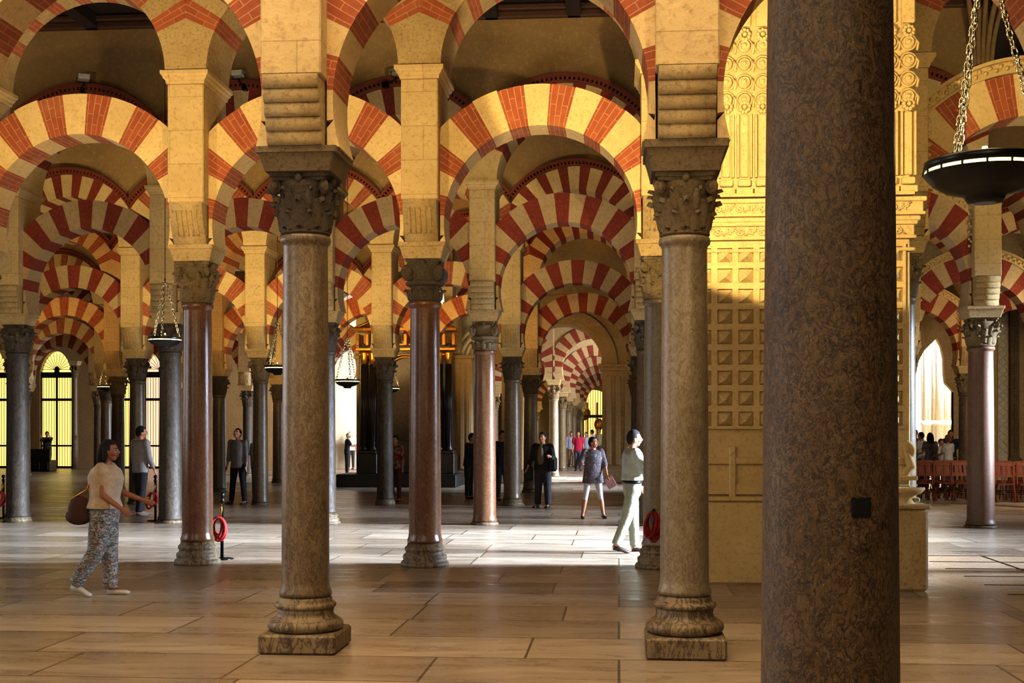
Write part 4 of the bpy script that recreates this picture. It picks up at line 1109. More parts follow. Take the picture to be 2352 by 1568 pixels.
# ------------------------------------------------------------------ folding chairs
def chair_proto():
    t = thing('folding_chair', 'x', 'chair')
    W, Hh = .42, .94
    for sx_ in (-1, 1):
        b = MB(); x = sx_ * W / 2; b.tube([(x, -.20, 0), (x, .0, .42), (x * .97, .10, .66), (x * .95, .17, Hh)], [(.02, .014)] * 4, 6); b.build('rear_post', M['chair'], t)
        b = MB(); x = sx_ * (W / 2 - .035); b.tube([(x, .24, 0), (x, .02, .40), (x, -.1, .45)], [(.018, .012)] * 3, 6); b.build('leg', M['chair'], t)
    b = MB()
    for q in range(7): x = -.17 + q * .0567; b.box(x - .022, x + .022, -.30, .06, .44, .456, 0, .003)
    b.box(-.19, .19, -.30, -.27, .42, .44); b.box(-.19, .19, .03, .06, .42, .44); b.build('seat', M['chair'], t)
    b = MB()
    sh = lambda p: (p[0], p[1] + (p[2] - .66) * .25 + .10, p[2])
    b.box(-W / 2, W / 2, -.012, .012, .86, .95, 0, .006, xf=sh); b.box(-W / 2, W / 2, -.01, .01, .60, .64, 0, .004, xf=sh)
    for q in range(3): x = -.11 + q * .11; b.box(x - .03, x + .03, -.006, .006, .62, .88, 0, 0, xf=sh)
    b.build('backrest', M['chair'], t)
    b = MB(); b.tube([(-W / 2, -.11, .2), (W / 2, -.11, .2)], .012, 6); b.tube([(-W / 2 + .03, .14, .18), (W / 2 - .03, .14, .18)], .012, 6); b.build('stretcher', M['chair_d'], t)
    return t
YCH = 31.0
cp0 = chair_proto(); first = True
chx = [atY(px, 1100, YCH)[0] for px in (2122, 2166, 2209)]
rown = ['front', 'second', 'third']
place = []
for j in range(3):
    for i, x in enumerate(chx): place.append((x + .02 * j, YCH + j * .85, PI + .03 * (i - 1), 'reddish wooden folding chair, %s row, %s from the carved pillar' % (rown[j], NUM[i])))
    for i, px in enumerate((2308, 2358, 2408)):
        place.append((atY(px, 1100, YCH - .6)[0], YCH - .6 + j * .9, PI - .15, 'reddish folding chair %s right of the rose column, %s row' % (['just', 'second', 'third'][i], rown[j])))
    if j: place.append((atY(2252, 1100, YCH)[0], YCH + j * .85, PI, 'reddish folding chair hidden behind the rose column, %s row' % rown[j]))
for x, y, rz, lab in place:
    c = cp0 if first else copy_tree(cp0); first = False
    c.location = (x, y, 0); c.rotation_euler = (0, 0, rz + PI); tag(c, lab, 'chair', 'wooden folding chairs')

# ------------------------------------------------------------------ floor grate, pale slab, bench
gr = thing('floor_grate', 'dark line grid let into the pale floor at lower right', 'grate', (0, 0, 0))
(xa_, ya_), (xb__, yb_) = ground(2168, 1274), ground(2262, 1355)
x0 = ground(2125, 1320)[0] + .42; y0, y1 = yb_ - .35, ya_ - .12
b = MB()
for q in range(6):
    y = y0 + (y1 - y0) * q / 5; b.box(x0, x0 + 3.6, y - .018, y + .018, .001, .006)
for q in range(4):
    x = x0 + .9 + q * .9; b.box(x - .012, x + .012, y0 - .1, y1, .001, .006)
b.build('bars', M['black'], gr)
b = MB(); b.face([b.vert(p) for p in ((x0 - .35, y0 - .3, .0008), (x0 + 3.8, y0 - .3, .0008), (x0 + 3.8, y1 + .12, .0008), (x0 - .35, y1 + .12, .0008))]); b.build('pale_slab', m_marble('pale_slab', (188, 164, 138), (170, 146, 120), (150, 124, 98), None, rough=.3), gr)
X, Y = ground(92, 1082); bn = thing('wooden_bench', 'dark panelled wooden bench against the back wall at left', 'bench', (X, Y, 0))
b = MB(); b.box(-.6, .6, -.35, .3, 0, .48, 0, .02)
for q in range(3): b.box(-.55 + q * .38, -.23 + q * .38, -.37, -.34, .08, .4, 0, .01)
b.build('seat', M['altar'], bn); b = MB(); b.box(-.6, .35, .2, .3, .4, .95, 0, .02); b.build('back', M['altar'], bn)
# signs of visitors' information at the altar foot

# ------------------------------------------------------------------ people
def evalmesh(o, name):
    dg = bpy.context.evaluated_depsgraph_get(); me = bpy.data.meshes.new_from_object(o.evaluated_get(dg)); me.name = name
    for p in me.polygons: p.use_smooth = True
    return me
def remesh(b, name, mat, voxel, sm=3, parent=None, loc=(0, 0, 0)):
    o = b.build(name, mat); m = o.modifiers.new('r', 'REMESH'); m.mode = 'VOXEL'; m.voxel_size = voxel; m.use_smooth_shade = True
    s_ = o.modifiers.new('s', 'SMOOTH'); s_.iterations = sm; s_.factor = .5
    me = evalmesh(o, name); me.materials.clear(); me.materials.append(mat); old = o.data; o.modifiers.clear(); o.data = me; bpy.data.meshes.remove(old)
    if parent: o.parent = parent
    return o
def cone(b, p, q, r0, r1, segs=12):                        # rounded tapering limb piece
    b.tube([p, q], [r0, r1], segs); b.ball(p, r0, 10, 7); b.ball(q, r1, 10, 7)
def rotx(v, a): c, s_ = math.cos(a), math.sin(a); return Vector((v.x, v.y * c - v.z * s_, v.y * s_ + v.z * c))
def roty(v, a): c, s_ = math.cos(a), math.sin(a); return Vector((v.x * c + v.z * s_, v.y, -v.x * s_ + v.z * c))
def rotz(v, a): c, s_ = math.cos(a), math.sin(a); return Vector((v.x * c - v.y * s_, v.x * s_ + v.y * c, v.z))
def person(name_label, X, Y, H, face, pose=None, top=None, bottom=None, hair=(28, 20, 16), skin='skin', top_len=.86, sleeve=.5, shoe=(25, 20, 18), female=False, leg_to=.09, hairlen=0, voxel=.013, bald=False, group=None, patt=None, jacket=None, belt=False, heel=0, topm=None, botm=None, wide=1.0, full=True):
    """face: heading in radians, 0 looks towards +Y (away from the viewer), PI looks at the viewer"""
    P = dict(lleg=(0, 0), rleg=(0, 0), larm=(0, .12, .15), rarm=(0, .12, .15), lean=0, headz=0, headx=0, spread=.09); P.update(pose or {})
    k = H / 1.75; t = thing('person', name_label, 'person', (X, Y, 0), face, group)
    V = Vector; J = {}
    hipw = P['spread']; fem = female
    J['pel'] = V((0, 0, .93))
    for s_, n in ((-1, 'l'), (1, 'r')):
        th, kn = P[n + 'leg']; hip = V((s_ * hipw, 0, .92)); d = rotx(V((s_ * P.get('splay', .02), 0, -1)).normalized(), th); knee = hip + d * .43
        d2 = rotx(V((s_ * P.get('splay', .02), 0, -1)).normalized(), th - kn); ank = knee + d2 * .41
        J[n + 'h'], J[n + 'k'], J[n + 'a'] = hip, knee, ank
        fd = rotx(V((s_ * .12, 1, 0)), (th - kn) * .8 if (th - kn) < -.15 else 0); J[n + 't'] = ank + fd.normalized() * .16 + V((0, 0, -.045))
    L = P['lean']
    def sp_(z, y=0): return V((0, 0, .93)) + rotx(V((0, y, z - .93)), -L)
    J['waist'], J['chest'], J['neck'] = sp_(1.10), sp_(1.32, .005), sp_(1.46)
    J['hb'] = sp_(1.52, .012); J['head'] = sp_(1.615, .03 + P['headx'] * .03)
    sw = .165 if fem else .19
    for s_, n in ((-1, 'l'), (1, 'r')):
        a = P[n + 'arm']; sh = sp_(1.42) + V((s_ * sw, 0, 0)); d = V((0, 0, -1)); d = rotx(d, a[0]); d = roty(d, -s_ * a[1]); el = sh + d * .29
        e = V((0, 0, -1)); e = rotx(e, a[0] + a[2]); e = roty(e, -s_ * (a[1] if len(a) < 4 else a[3])); wr = el + e * .25
        J[n + 's'], J[n + 'e'], J[n + 'w'], J[n + 'f'] = sh, el, wr, wr + e * .09
    low = min(J['la'].z, J['ra'].z) - .075 - heel; 
    for q in J: J[q] = V((J[q].x, J[q].y, J[q].z - low)) * k
    Z0 = -low
    def S_(z): return (z + Z0) * k
    up = V((0, 0, 1)); b = MB()
    hw = 1.0 * wide
    # torso
    tp = [J['pel'] + V((0, 0, -.06)) * k, J['pel'] + V((0, 0, .04)) * k, J['waist'], J['chest'], (J['chest'] + J['neck']) / 2, J['neck']]
    tr = [(.10, .14), (.105, .155), (.09, .125), (.108, .155), (.10, .15), (.055, .06)]
    if fem: tr = [(.105, .15), (.11, .165), (.085, .115), (.115, .135), (.09, .13), (.045, .05)]
    b.tube(tp, [(x * k * hw, y * k * hw) for x, y in tr], 16, ref=(0, 1, 0))
    b.ball(J['pel'], (.15 * k * hw, .11 * k * hw, .1 * k), 12, 8)
    cone(b, J['neck'], J['hb'] + V((0, 0, .03)) * k, .055 * k, .05 * k)
    for n, s_ in (('l', -1), ('r', 1)):
        cone(b, J[n + 'h'] + V((0, 0, -.02)) * k, J[n + 'k'], .083 * k * hw, .054 * k); cone(b, J[n + 'k'], J[n + 'k'].lerp(J[n + 'a'], .35), .054 * k, .056 * k); cone(b, J[n + 'k'].lerp(J[n + 'a'], .35), J[n + 'a'], .056 * k, .034 * k)
        cone(b, J[n + 'a'] + V((0, -.02, -.02)) * k, J[n + 't'], .036 * k, .028 * k)
        cone(b, J[n + 's'], J[n + 'e'], .05 * k, .036 * k); cone(b, J[n + 'e'], J[n + 'w'], .038 * k, .025 * k); cone(b, J['neck'] + V((0, 0, -.03)) * k, J[n + 's'], .05 * k, .05 * k)
        # hand
        w_, f = J[n + 'w'], J[n + 'f']; d = (f - w_).normalized(); side = V((0, 1, 0)); side = (side - d * side.dot(d))
        side = side.normalized() if side.length > .1 else V((1, 0, 0)); nn = d.cross(side)
        b.tube([w_, w_ + d * .04 * k, w_ + d * .085 * k], [(.02 * k, .017 * k), (.036 * k, .015 * k), (.038 * k, .012 * k)], 10, ref=side)
        for q, (o, l_) in enumerate(((.027, .062), (.010, .072), (-.008, .068), (-.026, .052))):
            base = w_ + d * .08 * k + side * o * k; m_ = base + (d * .9 + nn * .15 * s_) .normalized() * l_ * .55 * k; e_ = m_ + (d * .75 + nn * .5 * s_).normalized() * l_ * .45 * k
            cone(b, base, m_, .0092 * k, .0085 * k, 6); cone(b, m_, e_, .0085 * k, .007 * k, 6)
        base = w_ + d * .025 * k + side * .028 * k; m_ = base + (d * .7 + side * .7).normalized() * .035 * k; cone(b, base, m_, .012 * k, .010 * k, 6); cone(b, m_, m_ + d * .03 * k, .010 * k, .008 * k, 6)
    # head, turned on the neck
    hz, hx = P['headz'], P.get('headup', 0)
    hc = J['head']
    def HP(v): return hc + rotz(rotx(V(v) * k, hx), hz)
    hm = MB()
    hm.ball((0, 0, 0), (.077, .098, .115), 18, 12, fn=lambda d: 1 - (.16 * max(0, -d.z) ** 1.5 * (1 if d.y > -.2 else .6)) + (.05 if d.y < -.3 and d.z > -.1 else 0))
    hm.ball((0, .045, -.075), (.042, .04, .035), 10, 8)
    hm.tube([(0, .09, .022), (0, .108, -.005), (0, .116, -.02)], [.010, .012, .014], 8); hm.ball((0, .108, -.022), (.017, .014, .011), 8, 6)
    for s_ in (-1, 1): hm.ball((s_ * .078, -.005, -.008), (.012, .02, .03), 8, 6); hm.ball((s_ * .045, .065, -.025), (.025, .022, .025), 8, 6)
    hm.ball((0, .088, -.052), (.022, .014, .009), 8, 5)
    base_i = len(b.v)
    for p in hm.v: b.v.append(tuple(HP(p)))
    for f_, m_, u_, s2 in zip(hm.f, hm.m, hm.uv, hm.sm): b.face([base_i + i for i in f_], m_, u_, s2)
    remesh(b, 'body', M[skin], voxel * k, 2, t)
    if full:
        for s_ in (-1, 1):
            e = MB(); e.ball(HP((s_ * .031, .086, .008)), (.011 * k, .010 * k, .007 * k), 8, 6); e.build('eye', M['eye'], t)
            e = MB(); e.tube([HP((s_ * .018, .096, .028)), HP((s_ * .034, .094, .032)), HP((s_ * .05, .082, .026))], .004 * k, 5); e.build('eyebrow', m_hair(hair), t)
        e = MB(); e.tube([HP((-.022, .094, -.052)), HP((0, .103, -.051)), HP((.022, .094, -.052))], [.003 * k, .006 * k, .003 * k], 6); e.build('mouth', M['lip'], t)
    # hair
    hb = MB()
    def hf(d):
        front = d.y > .35 and d.z < .45; low_ = d.z < -.35 and d.y > -.2
        side_ = d.z < -.1 and d.y > .1
        if bald and d.z > .1: return .82
        return .80 if (front or low_ or side_) else 1.0
    hb.ball((0, -.008, .012), (.086, .108, .122), 20, 14, fn=hf)
    if hairlen > 0:
        hb.tube([(0, -.05, .06), (0, -.085, -.05), (0, -.09, -.05 - hairlen * .5), (0, -.075, -.05 - hairlen)], [(.05, .08), (.045, .09), (.04, .085), (.02, .05)], 12, ref=(0, 1, 0))
        for s_ in (-1, 1): hb.tube([(s_ * .07, -.02, .05), (s_ * .085, -.02, -.06), (s_ * .08, -.03, -.06 - hairlen * .5)], [.03, .032, .02], 8)
    elif hairlen < 0: hb.ball((0, -.11, .07), .05, 10, 8)
    hb.v = [tuple(HP(p)) for p in hb.v]; hb.build('hair', m_hair(hair), t)
    # clothes
    cv = max(.014, voxel) * k
    if bottom:
        b = MB(); ft = 1.16
        b.tube([J['pel'] + V((0, 0, -.12)) * k, J['pel'], J['pel'] + V((0, 0, .09)) * k, J['waist'] + V((0, 0, -.05)) * k], [(x * k * hw * 1.12, y * k * hw * 1.10) for x, y in ((.10, .14), (.112, .16), (.108, .15), (.1, .14))], 16, ref=(0, 1, 0))
        if bottom == 'skirt':
            b.tube([J['pel'] + V((0, 0, .05)) * k, J['pel'] + V((0, 0, -.2)) * k, J['pel'] + V((0, 0, -.42)) * k], [(.12 * k, .165 * k), (.16 * k, .2 * k), (.2 * k, .24 * k)], 18, ref=(0, 1, 0))
        else:
            f_, lo = bottom
            for n in 'lr':
                h_, kk, a_ = J[n + 'h'], J[n + 'k'], J[n + 'a']
                if lo >= 1: b.tube([h_, h_.lerp(kk, .5), kk, kk.lerp(a_, .5), a_ + V((0, 0, .0))], [.098 * k * hw, .086 * k * f_, .070 * k * f_, .064 * k * f_, .060 * k * f_], 14)
                elif lo >= .5: e_ = kk.lerp(a_, (lo - .5) * 2); b.tube([h_, h_.lerp(kk, .5), kk, e_], [.096 * k, .082 * k * f_, .062 * k * f_, .058 * k * f_], 14)
                else: e_ = h_.lerp(kk, lo * 2); b.tube([h_, e_], [.1 * k, .092 * k * f_], 14)
        remesh(b, 'trousers' if bottom != 'skirt' else 'skirt', botm, cv, 3, t)
    if top:
        b = MB(); f_ = top; zl = J['pel'] + V((0, 0, (top_len - .93))) * k
        hemw = [(x * k * hw * f_, y * k * hw * f_) for x, y in (((.122, .168), (.112, .155), (.118, .165), (.108, .165), (.075, .10)) if not fem else ((.125, .175), (.10, .14), (.125, .15), (.1, .145), (.06, .08)))]
        b.tube([zl, J['waist'], J['chest'], (J['chest'] + J['neck']) / 2 + V((0, 0, .02)) * k, J['neck'] + V((0, 0, .005)) * k], hemw, 18, ref=(0, 1, 0))
        for n in 'lr':
            s0, e0, w0 = J[n + 's'], J[n + 'e'], J[n + 'w']
            if sleeve <= 0: continue
            b.ball(s0, .062 * k * f_, 10, 8); b.tube([J['neck'] + V((0, 0, -.05)) * k, s0], .062 * k, 10)
            if sleeve <= .5: b.tube([s0, s0.lerp(e0, sleeve * 2)], [.064 * k * f_, .060 * k * f_], 12)
            else:
                q = s0.lerp(e0, 1); b.tube([s0, q], [.064 * k * f_, .052 * k * f_], 12); b.ball(q, .052 * k * f_, 10, 8); b.tube([q, e0.lerp(w0, (sleeve - .5) * 2)], [.052 * k * f_, .042 * k * f_], 12)
        remesh(b, 'shirt' if not jacket else 'jacket', topm, cv, 3, t)
    if belt:
        b = MB(); c = J['waist'] + V((0, 0, -.115)) * k; b.tube([c, c + V((0, 0, .04)) * k], [(.136 * k * hw, .180 * k * hw)] * 2, 20, ref=(0, 1, 0)); b.build('belt', M['black'], t)
    sm_ = m_plain('shoe_%d_%d_%d' % shoe, shoe, .5) if ('shoe_%d_%d_%d' % shoe) not in bpy.data.materials else bpy.data.materials['shoe_%d_%d_%d' % shoe]
    for n in 'lr':
        b = MB(); a_, t_ = J[n + 'a'], J[n + 't']; d = (t_ - a_); d.z *= .6
        b.tube([a_ + V((0, -.035, -.03)) * k, a_ + d * .45 + V((0, 0, -.035)) * k, t_ + V((0, .01, -.004)) * k, t_ + V((0, .045, -.008)) * k], [(.042 * k, .038 * k), (.034 * k, .042 * k), (.028 * k, .044 * k), (.014 * k, .03 * k)], 12, ref=(0, 0, 1))
        if a_.z < .16: b.v = [(x, y, max(z, .002)) for x, y, z in b.v]
        b.build('shoe', sm_, t)
    t['_'] = 0; del t['_']
    return t, J
def m_hair(c):
    n = 'hair_%d_%d_%d' % tuple(c)
    return bpy.data.materials.get(n) or m_plain(n, c, .95, nz=.2)
def cloth(name, c, nz=.15, bump=.35):
    return m_plain(name, c, .85, nz=nz, bump=bump)
def pattern(name, cols, scale=9, stretch=(1, 1, 1)):
    t = NT(name); v = t.coord('Object', stretch); n1 = t.noise(v, scale, 3, .6, 1.5)
    st = [(.28 + .42 * i / max(1, len(cols) - 1), lin(c)) for i, c in enumerate(cols)]
    r = t.n.new('ShaderNodeValToRGB'); cr = r.color_ramp; cr.interpolation = 'CONSTANT'
    while len(cr.elements) < len(st): cr.elements.new(.5)
    for e, (p, c) in zip(cr.elements, st): e.position = p; e.color = c
    t.link(n1, r.inputs[0]); t.base(r.outputs[0]); t.rough(.85); return t.m
def at(px, py): return ground(px, py)
# 1 walking woman
x, y = at(240, 1368)
patm = pattern('patterned_fabric', [(40, 44, 46), (140, 150, 150), (60, 70, 66), (130, 84, 80), (160, 170, 166), (62, 98, 98), (90, 84, 60), (50, 50, 50)], 9, (1, 1, 2.2))
wt, WJ = person('woman walking right in a cream sleeveless top and patterned wide trousers, carrying a brown bag', x, y, 1.63, -PI / 2 + .1,
    dict(lleg=(.06, .03), rleg=(-.16, .42), larm=(.40, .08, .8), rarm=(.10, .12, .85), lean=.03, spread=.08), top=1.2, bottom=(1.35, 1), botm=patm,
    topm=cloth('cream_top', (190, 166, 138)), top_len=.98, sleeve=.12, hair=(30, 22, 20), skin='skin_d', female=True, shoe=(190, 180, 165), hairlen=.12, voxel=.011, wide=1.3)
hb = thing('handbag', 'brown leather handbag slung behind the walking woman', 'bag', (x, y, 0), -PI / 2 + .1)
b = MB(); c = Vector((.10, -.22, .90)); b.ball(c, (.06, .12, .14), 14, 10); b.ball(c + Vector((0, -.01, -.07)), (.065, .14, .09), 12, 8); b.build('pouch', cloth('brown_leather', (74, 40, 30)), hb)
b = MB(); b.tube([c + Vector((0, -.09, .1)), (.13, -.14, 1.1), (.17, -.02, 1.34), (.17, .02, 1.15), c + Vector((0, .10, .1))], .012, 6); b.build('strap', M['gold'], hb)
# 2 man in light grey shirt, back turned
x, y = at(322, 1184)
person('man seen from behind in a light grey shirt and dark trousers', x, y, 1.83, -.55, dict(lleg=(.12, .02), rleg=(-.1, .08), larm=(.05, .12, .2), rarm=(.1, .14, .3), headz=-.5), top=1.16, bottom=(1.12, 1), botm=cloth('charcoal_trousers', (42, 38, 42)), topm=cloth('light_grey_shirt', (172, 164, 160)), top_len=.84, sleeve=.9, hair=(24, 18, 15), shoe=(120, 110, 100))
# 3 man looking up
x, y = at(547, 1158)
person('man in a grey shirt and black trousers standing and looking up', x, y, 1.80, PI - .25, dict(lleg=(.06, 0), rleg=(-.04, 0), splay=.13, headup=.35, larm=(0, .1, .2), rarm=(0, .14, .15)), top=1.12, bottom=(1.0, 1), botm=cloth('black_trousers', (26, 24, 28)), topm=cloth('grey_shirt', (124, 116, 116)), top_len=.84, sleeve=.8, hair=(22, 16, 14), shoe=(60, 55, 55))
x, y = at(537, 1148)
person('person in a pale top half hidden behind the man looking up', x, y + 2.0, 1.66, PI + .9, {}, top=1.1, bottom=(1.05, 1), botm=cloth('navy_trousers', (34, 34, 44)), topm=cloth('pale_top', (178, 170, 160)), hair=(18, 14, 12), full=False, hairlen=.15, female=True, voxel=.018)
# 4 photographer by the grille
x, y = at(108, 1079)
person('dark silhouetted person holding up a camera before the yellow grille', x, y, 1.72, PI + .3, dict(larm=(1.2, .1, 1.3), rarm=(1.2, .1, 1.3)), top=1.15, bottom=(1.1, 1), botm=cloth('dark_trousers', (24, 22, 24)), topm=cloth('dark_top', (42, 36, 30)), hair=(18, 14, 12), full=False, sleeve=.8, voxel=.02)
# 5 pair left of the altarpiece
x, y = at(797, 1087)
person('slim person in black with grey blond hair standing left of the altarpiece', x, y, 1.66, -PI / 2 + .4, dict(larm=(.6, .1, 1.2), rarm=(.5, .1, 1.2), lean=.06), top=1.02, bottom=(.95, 1), botm=cloth('black_jeans', (20, 20, 24)), topm=cloth('black_tee', (26, 26, 30)), hair=(190, 170, 130), full=False, sleeve=.4, voxel=.02)
x, y = at(793, 1080)
person('white-haired person in a white top with a dark backpack beyond the one in black', x - .1, y + 1.6, 1.74, .6, {}, top=1.12, bottom=(1.0, 1), botm=cloth('dark_bottoms', (40, 38, 44)), topm=cloth('white_top', (226, 220, 214)), hair=(214, 206, 190), full=False, voxel=.02)
x, y = at(815, 1082)
person('tall man in a pale blue shirt beside the left edge of the altarpiece', x + .15, y + 2.5, 1.84, PI * .7, {}, top=1.15, bottom=(1.05, 1), botm=cloth('maroon_trousers', (92, 44, 34)), topm=cloth('pale_blue_shirt', (188, 196, 220)), hair=(150, 110, 90), bald=True, full=False, voxel=.02)
# 6 woman with red jacket
x, y = at(903, 1152)
person('person in a red cardigan and flowered top half hidden by the dark column', x + .06, y, 1.62, PI - .3, {}, top=1.12, bottom=(.95, 1), botm=cloth('dull_red_trousers', (92, 46, 40)), topm=pattern('red_flowered', [(130, 28, 28), (130, 28, 28), (140, 120, 96), (130, 28, 28), (150, 132, 110)], 7), hair=(24, 18, 16), sleeve=.85, female=True, voxel=.017, full=False)
# 7 dark figure
x, y = at(1077, 1145)
person('dark clothed person with a backpack left of the polished brown column', x, y, 1.68, -1.9, dict(larm=(.3, .2, .9), rarm=(.4, .3, .6), lean=.1), top=1.2, bottom=(1.05, 1), botm=cloth('dark_blue_jeans', (34, 38, 52)), topm=cloth('black_jacket', (24, 22, 22)), hair=(20, 16, 14), sleeve=.9, voxel=.017, full=False)
# 8 man dark blue tee
x, y = at(1153, 1149)
person('man in a dark blue t-shirt and jeans half behind a grey column', x, y, 1.74, PI + .5, dict(lleg=(.1, .1), larm=(.1, .15, .5), rarm=(.1, .12, .5)), top=1.12, bottom=(1.05, 1), botm=cloth('blue_jeans', (48, 56, 72)), topm=cloth('navy_tee', (28, 32, 46)), hair=(26, 20, 18), sleeve=.45, voxel=.016, full=True)
# 9 man in dark jacket
x, y = at(1247, 1166)
px9 = person('man in an open dark jacket and jeans with a shoulder bag facing the viewer', x, y, 1.70, PI - .35, dict(larm=(.25, .35, 1.5, -.5), rarm=(.05, .3, .3), splay=.05), top=1.22, bottom=(1.25, 1), botm=cloth('faded_jeans', (56, 54, 58)), topm=cloth('dark_jacket', (30, 26, 24)), hair=(20, 16, 14), sleeve=.85, voxel=.014, wide=1.08)[0]
b = MB(); b.tube([(0, .06, 1.0), (0, .105, 1.15), (0, .115, 1.32), (0, .07, 1.46)], [(.07, .09), (.06, .085), (.055, .075), (.03, .04)], 12, ref=(0, 1, 0)); b.v = [(p[0], p[1] + .02, p[2] * .97) for p in b.v]; b.build('undershirt', cloth('beige_tee', (118, 98, 74)), px9)
for (dx, z, lab) in ((.33, .78, 'black cloth bag in the right hand of the man in the dark jacket'), (-.26, 1.0, 'black shoulder bag at the hip of the man in the dark jacket')):
    hb = thing('shoulder_bag', lab, 'bag', (x, y, 0), PI - .35); b = MB(); b.box(dx - .1, dx + .1, -.02, .1, z - .18, z + .14, 0, .04); b.build('pouch', M['altar_step'], hb); b = MB(); b.tube([(dx - .06, .04, z + .1), (dx * .95, .05, z + .28 if dx > 0 else 1.42), (dx + .06, .04, z + .1)], .012, 6); b.build('strap', M['altar_step'], hb)
# 10 woman in patterned tunic
x, y = at(1362, 1190)
tun = pattern('grey_patterned_fabric', [(70, 62, 66), (104, 94, 98), (80, 70, 76), (150, 138, 132), (56, 48, 50)], 11)
person('woman in a patterned grey tunic and white leggings holding a booklet', x, y, 1.62, PI + .2, dict(splay=.16, larm=(.1, .3, .5, .1), rarm=(.35, .45, 1.25, -.75), headz=.9, headup=.15), top=1.26, bottom=(.92, .72), botm=cloth('white_leggings', (226, 220, 226), bump=.1), topm=tun, top_len=.76, sleeve=.62, hair=(26, 18, 16), shoe=(50, 34, 28), female=True, voxel=.011, wide=1.06)
bk = thing('booklet', 'pinkish booklet in the hand of the woman in the grey tunic', 'booklet', (0, 0, 0)); XB, ZB = atY(1402, 1108, y - .1); b = MB(); b.box(-.09, .09, -.012, .012, -.11, .11, 0, .004, xf=lambda p: (XB + p[0] * .86 - p[2] * .5, y - .1 + p[1], ZB + p[2] * .86 + p[0] * .5)); b.build('cover', cloth('pink_paper', (186, 140, 134)), bk)
# 11 man in white
x, y = at(1452, 1268)
person('man in white shirt and cream trousers stepping right, hand at his mouth', x, y, 1.74, -PI / 2 + .25, dict(lleg=(.10, .04), rleg=(-.24, .16), rarm=(.45, .12, 2.4, -.5), larm=(.12, .1, .5), headup=-.02, headz=-.1, lean=.0), top=1.24, bottom=(1.15, 1), botm=cloth('cream_trousers', (150, 152, 132), bump=.5), topm=cloth('white_shirt', (166, 170, 158), bump=.6), top_len=1.03, sleeve=.58, hair=(30, 24, 20), shoe=(52, 34, 26), voxel=.0105, belt=True, wide=1.04)
# 12 distant group
G = [(1290, 1076, 1.66, .7, 'distant woman in a tan top and navy shorts', (150, 112, 78), (34, 40, 70), (.95, .3), (150, 110, 70), True, .2),
     (1312, 1072, 1.72, PI, 'distant man in a light blue shirt and tan trousers', (176, 180, 204), (130, 100, 76), (1.05, 1), (60, 44, 34), False, 0),
     (1328, 1081, 1.74, PI, 'distant man in a magenta polo shirt and jeans', (176, 24, 66), (70, 84, 112), (1.1, 1), (70, 44, 34), False, 0),
     (1347, 1070, 1.70, PI - .4, 'distant person in a blue-white shirt behind the tunic woman', (186, 190, 214), (60, 60, 70), (1.05, 1), (40, 30, 26), False, 0),
     (1361, 1066, 1.82, 1.2, 'distant man in a white shirt raising an arm', (226, 222, 222), (70, 66, 70), (1.05, 1), (30, 24, 22), False, 0),
     (1376, 1062, 1.86, 2.6, 'distant grey-haired man in a cream shirt next to the stone pilaster', (186, 174, 146), (110, 96, 76), (1.1, 1), (150, 130, 110), False, 0),
     (1276, 1070, 1.7, PI, 'distant dark clothed person at the left end of the far group', (60, 44, 40), (50, 40, 40), (1.05, 1), (24, 18, 16), True, .1)]
for i, (px, py, H, fc_, lab, tc, bc, bt, hc_, fem, hl) in enumerate(G):
    x, y = at(px, py)
    person(lab, x, y, H, fc_, dict(lleg=(.15, .05), rleg=(-.15, .1), larm=((.3, .3, 1.4) if 'raising' in lab else (0, .1, .4))), top=1.14, bottom=bt, botm=cloth('legwear_far_%d' % i, bc), topm=cloth('top_far_%d' % i, tc), hair=hc_, female=fem, hairlen=hl, sleeve=.4 if i in (0, 2) else .9, voxel=.024, full=False, group='distant visitors under the stone arch')
# 13 group at right beyond the chairs
G = [(2117, 1.70, .9, 'person in a white shirt with a black strap left of the long-haired woman', (230, 226, 224), (60, 60, 90), (40, 30, 26), False, 0, 38.2, 0),
     (2137, 1.68, .2, 'woman with long dark hair in a patterned dress seen from behind', (92, 76, 74), (80, 76, 90), (26, 18, 16), True, .28, 36.3, 1),
     (2160, 1.50, PI + .5, 'seated-height balding man in a white shirt near the white column', (236, 232, 232), (80, 80, 90), (50, 40, 36), False, 0, 37.2, 0),
     (2178, 1.62, .6, 'person with light brown hair in a white t-shirt facing away', (232, 228, 224), (90, 84, 90), (130, 88, 60), True, .04, 36.0, 0),
     (2183, 1.76, PI, 'man in a navy shirt behind the one in the white t-shirt', (34, 40, 60), (40, 40, 50), (70, 50, 44), False, 0, 37.6, 0),
     (2224, 1.74, PI - .5, 'dark-haired person between the two columns at right', (60, 74, 70), (30, 30, 36), (24, 18, 18), True, .1, 37.6, 0),
     (2102, 1.78, PI, 'dark clothed person at the edge of the slim grey column', (60, 34, 30), (30, 30, 30), (40, 24, 20), False, 0, 38.4, 0)]
for i, (px, H, fc_, lab, tc, bc, hc_, fem, hl, Y, pat_) in enumerate(G):
    X = atY(px, 1020, Y)[0]
    person(lab, X, Y, H, fc_, dict(larm=(.2, .2, 1.2), rarm=(.1, .15, .5)), top=1.12, bottom=(1.05, 1), botm=cloth('legwear_right_%d' % i, bc), topm=cloth('top_right_%d' % i, tc) if not pat_ else pattern('floral_dress', [(70, 60, 66), (130, 118, 126), (60, 50, 60), (90, 74, 70)], 12), hair=hc_, female=fem, hairlen=hl, sleeve=.4, voxel=.02, full=False, group='visitors beyond the chairs')

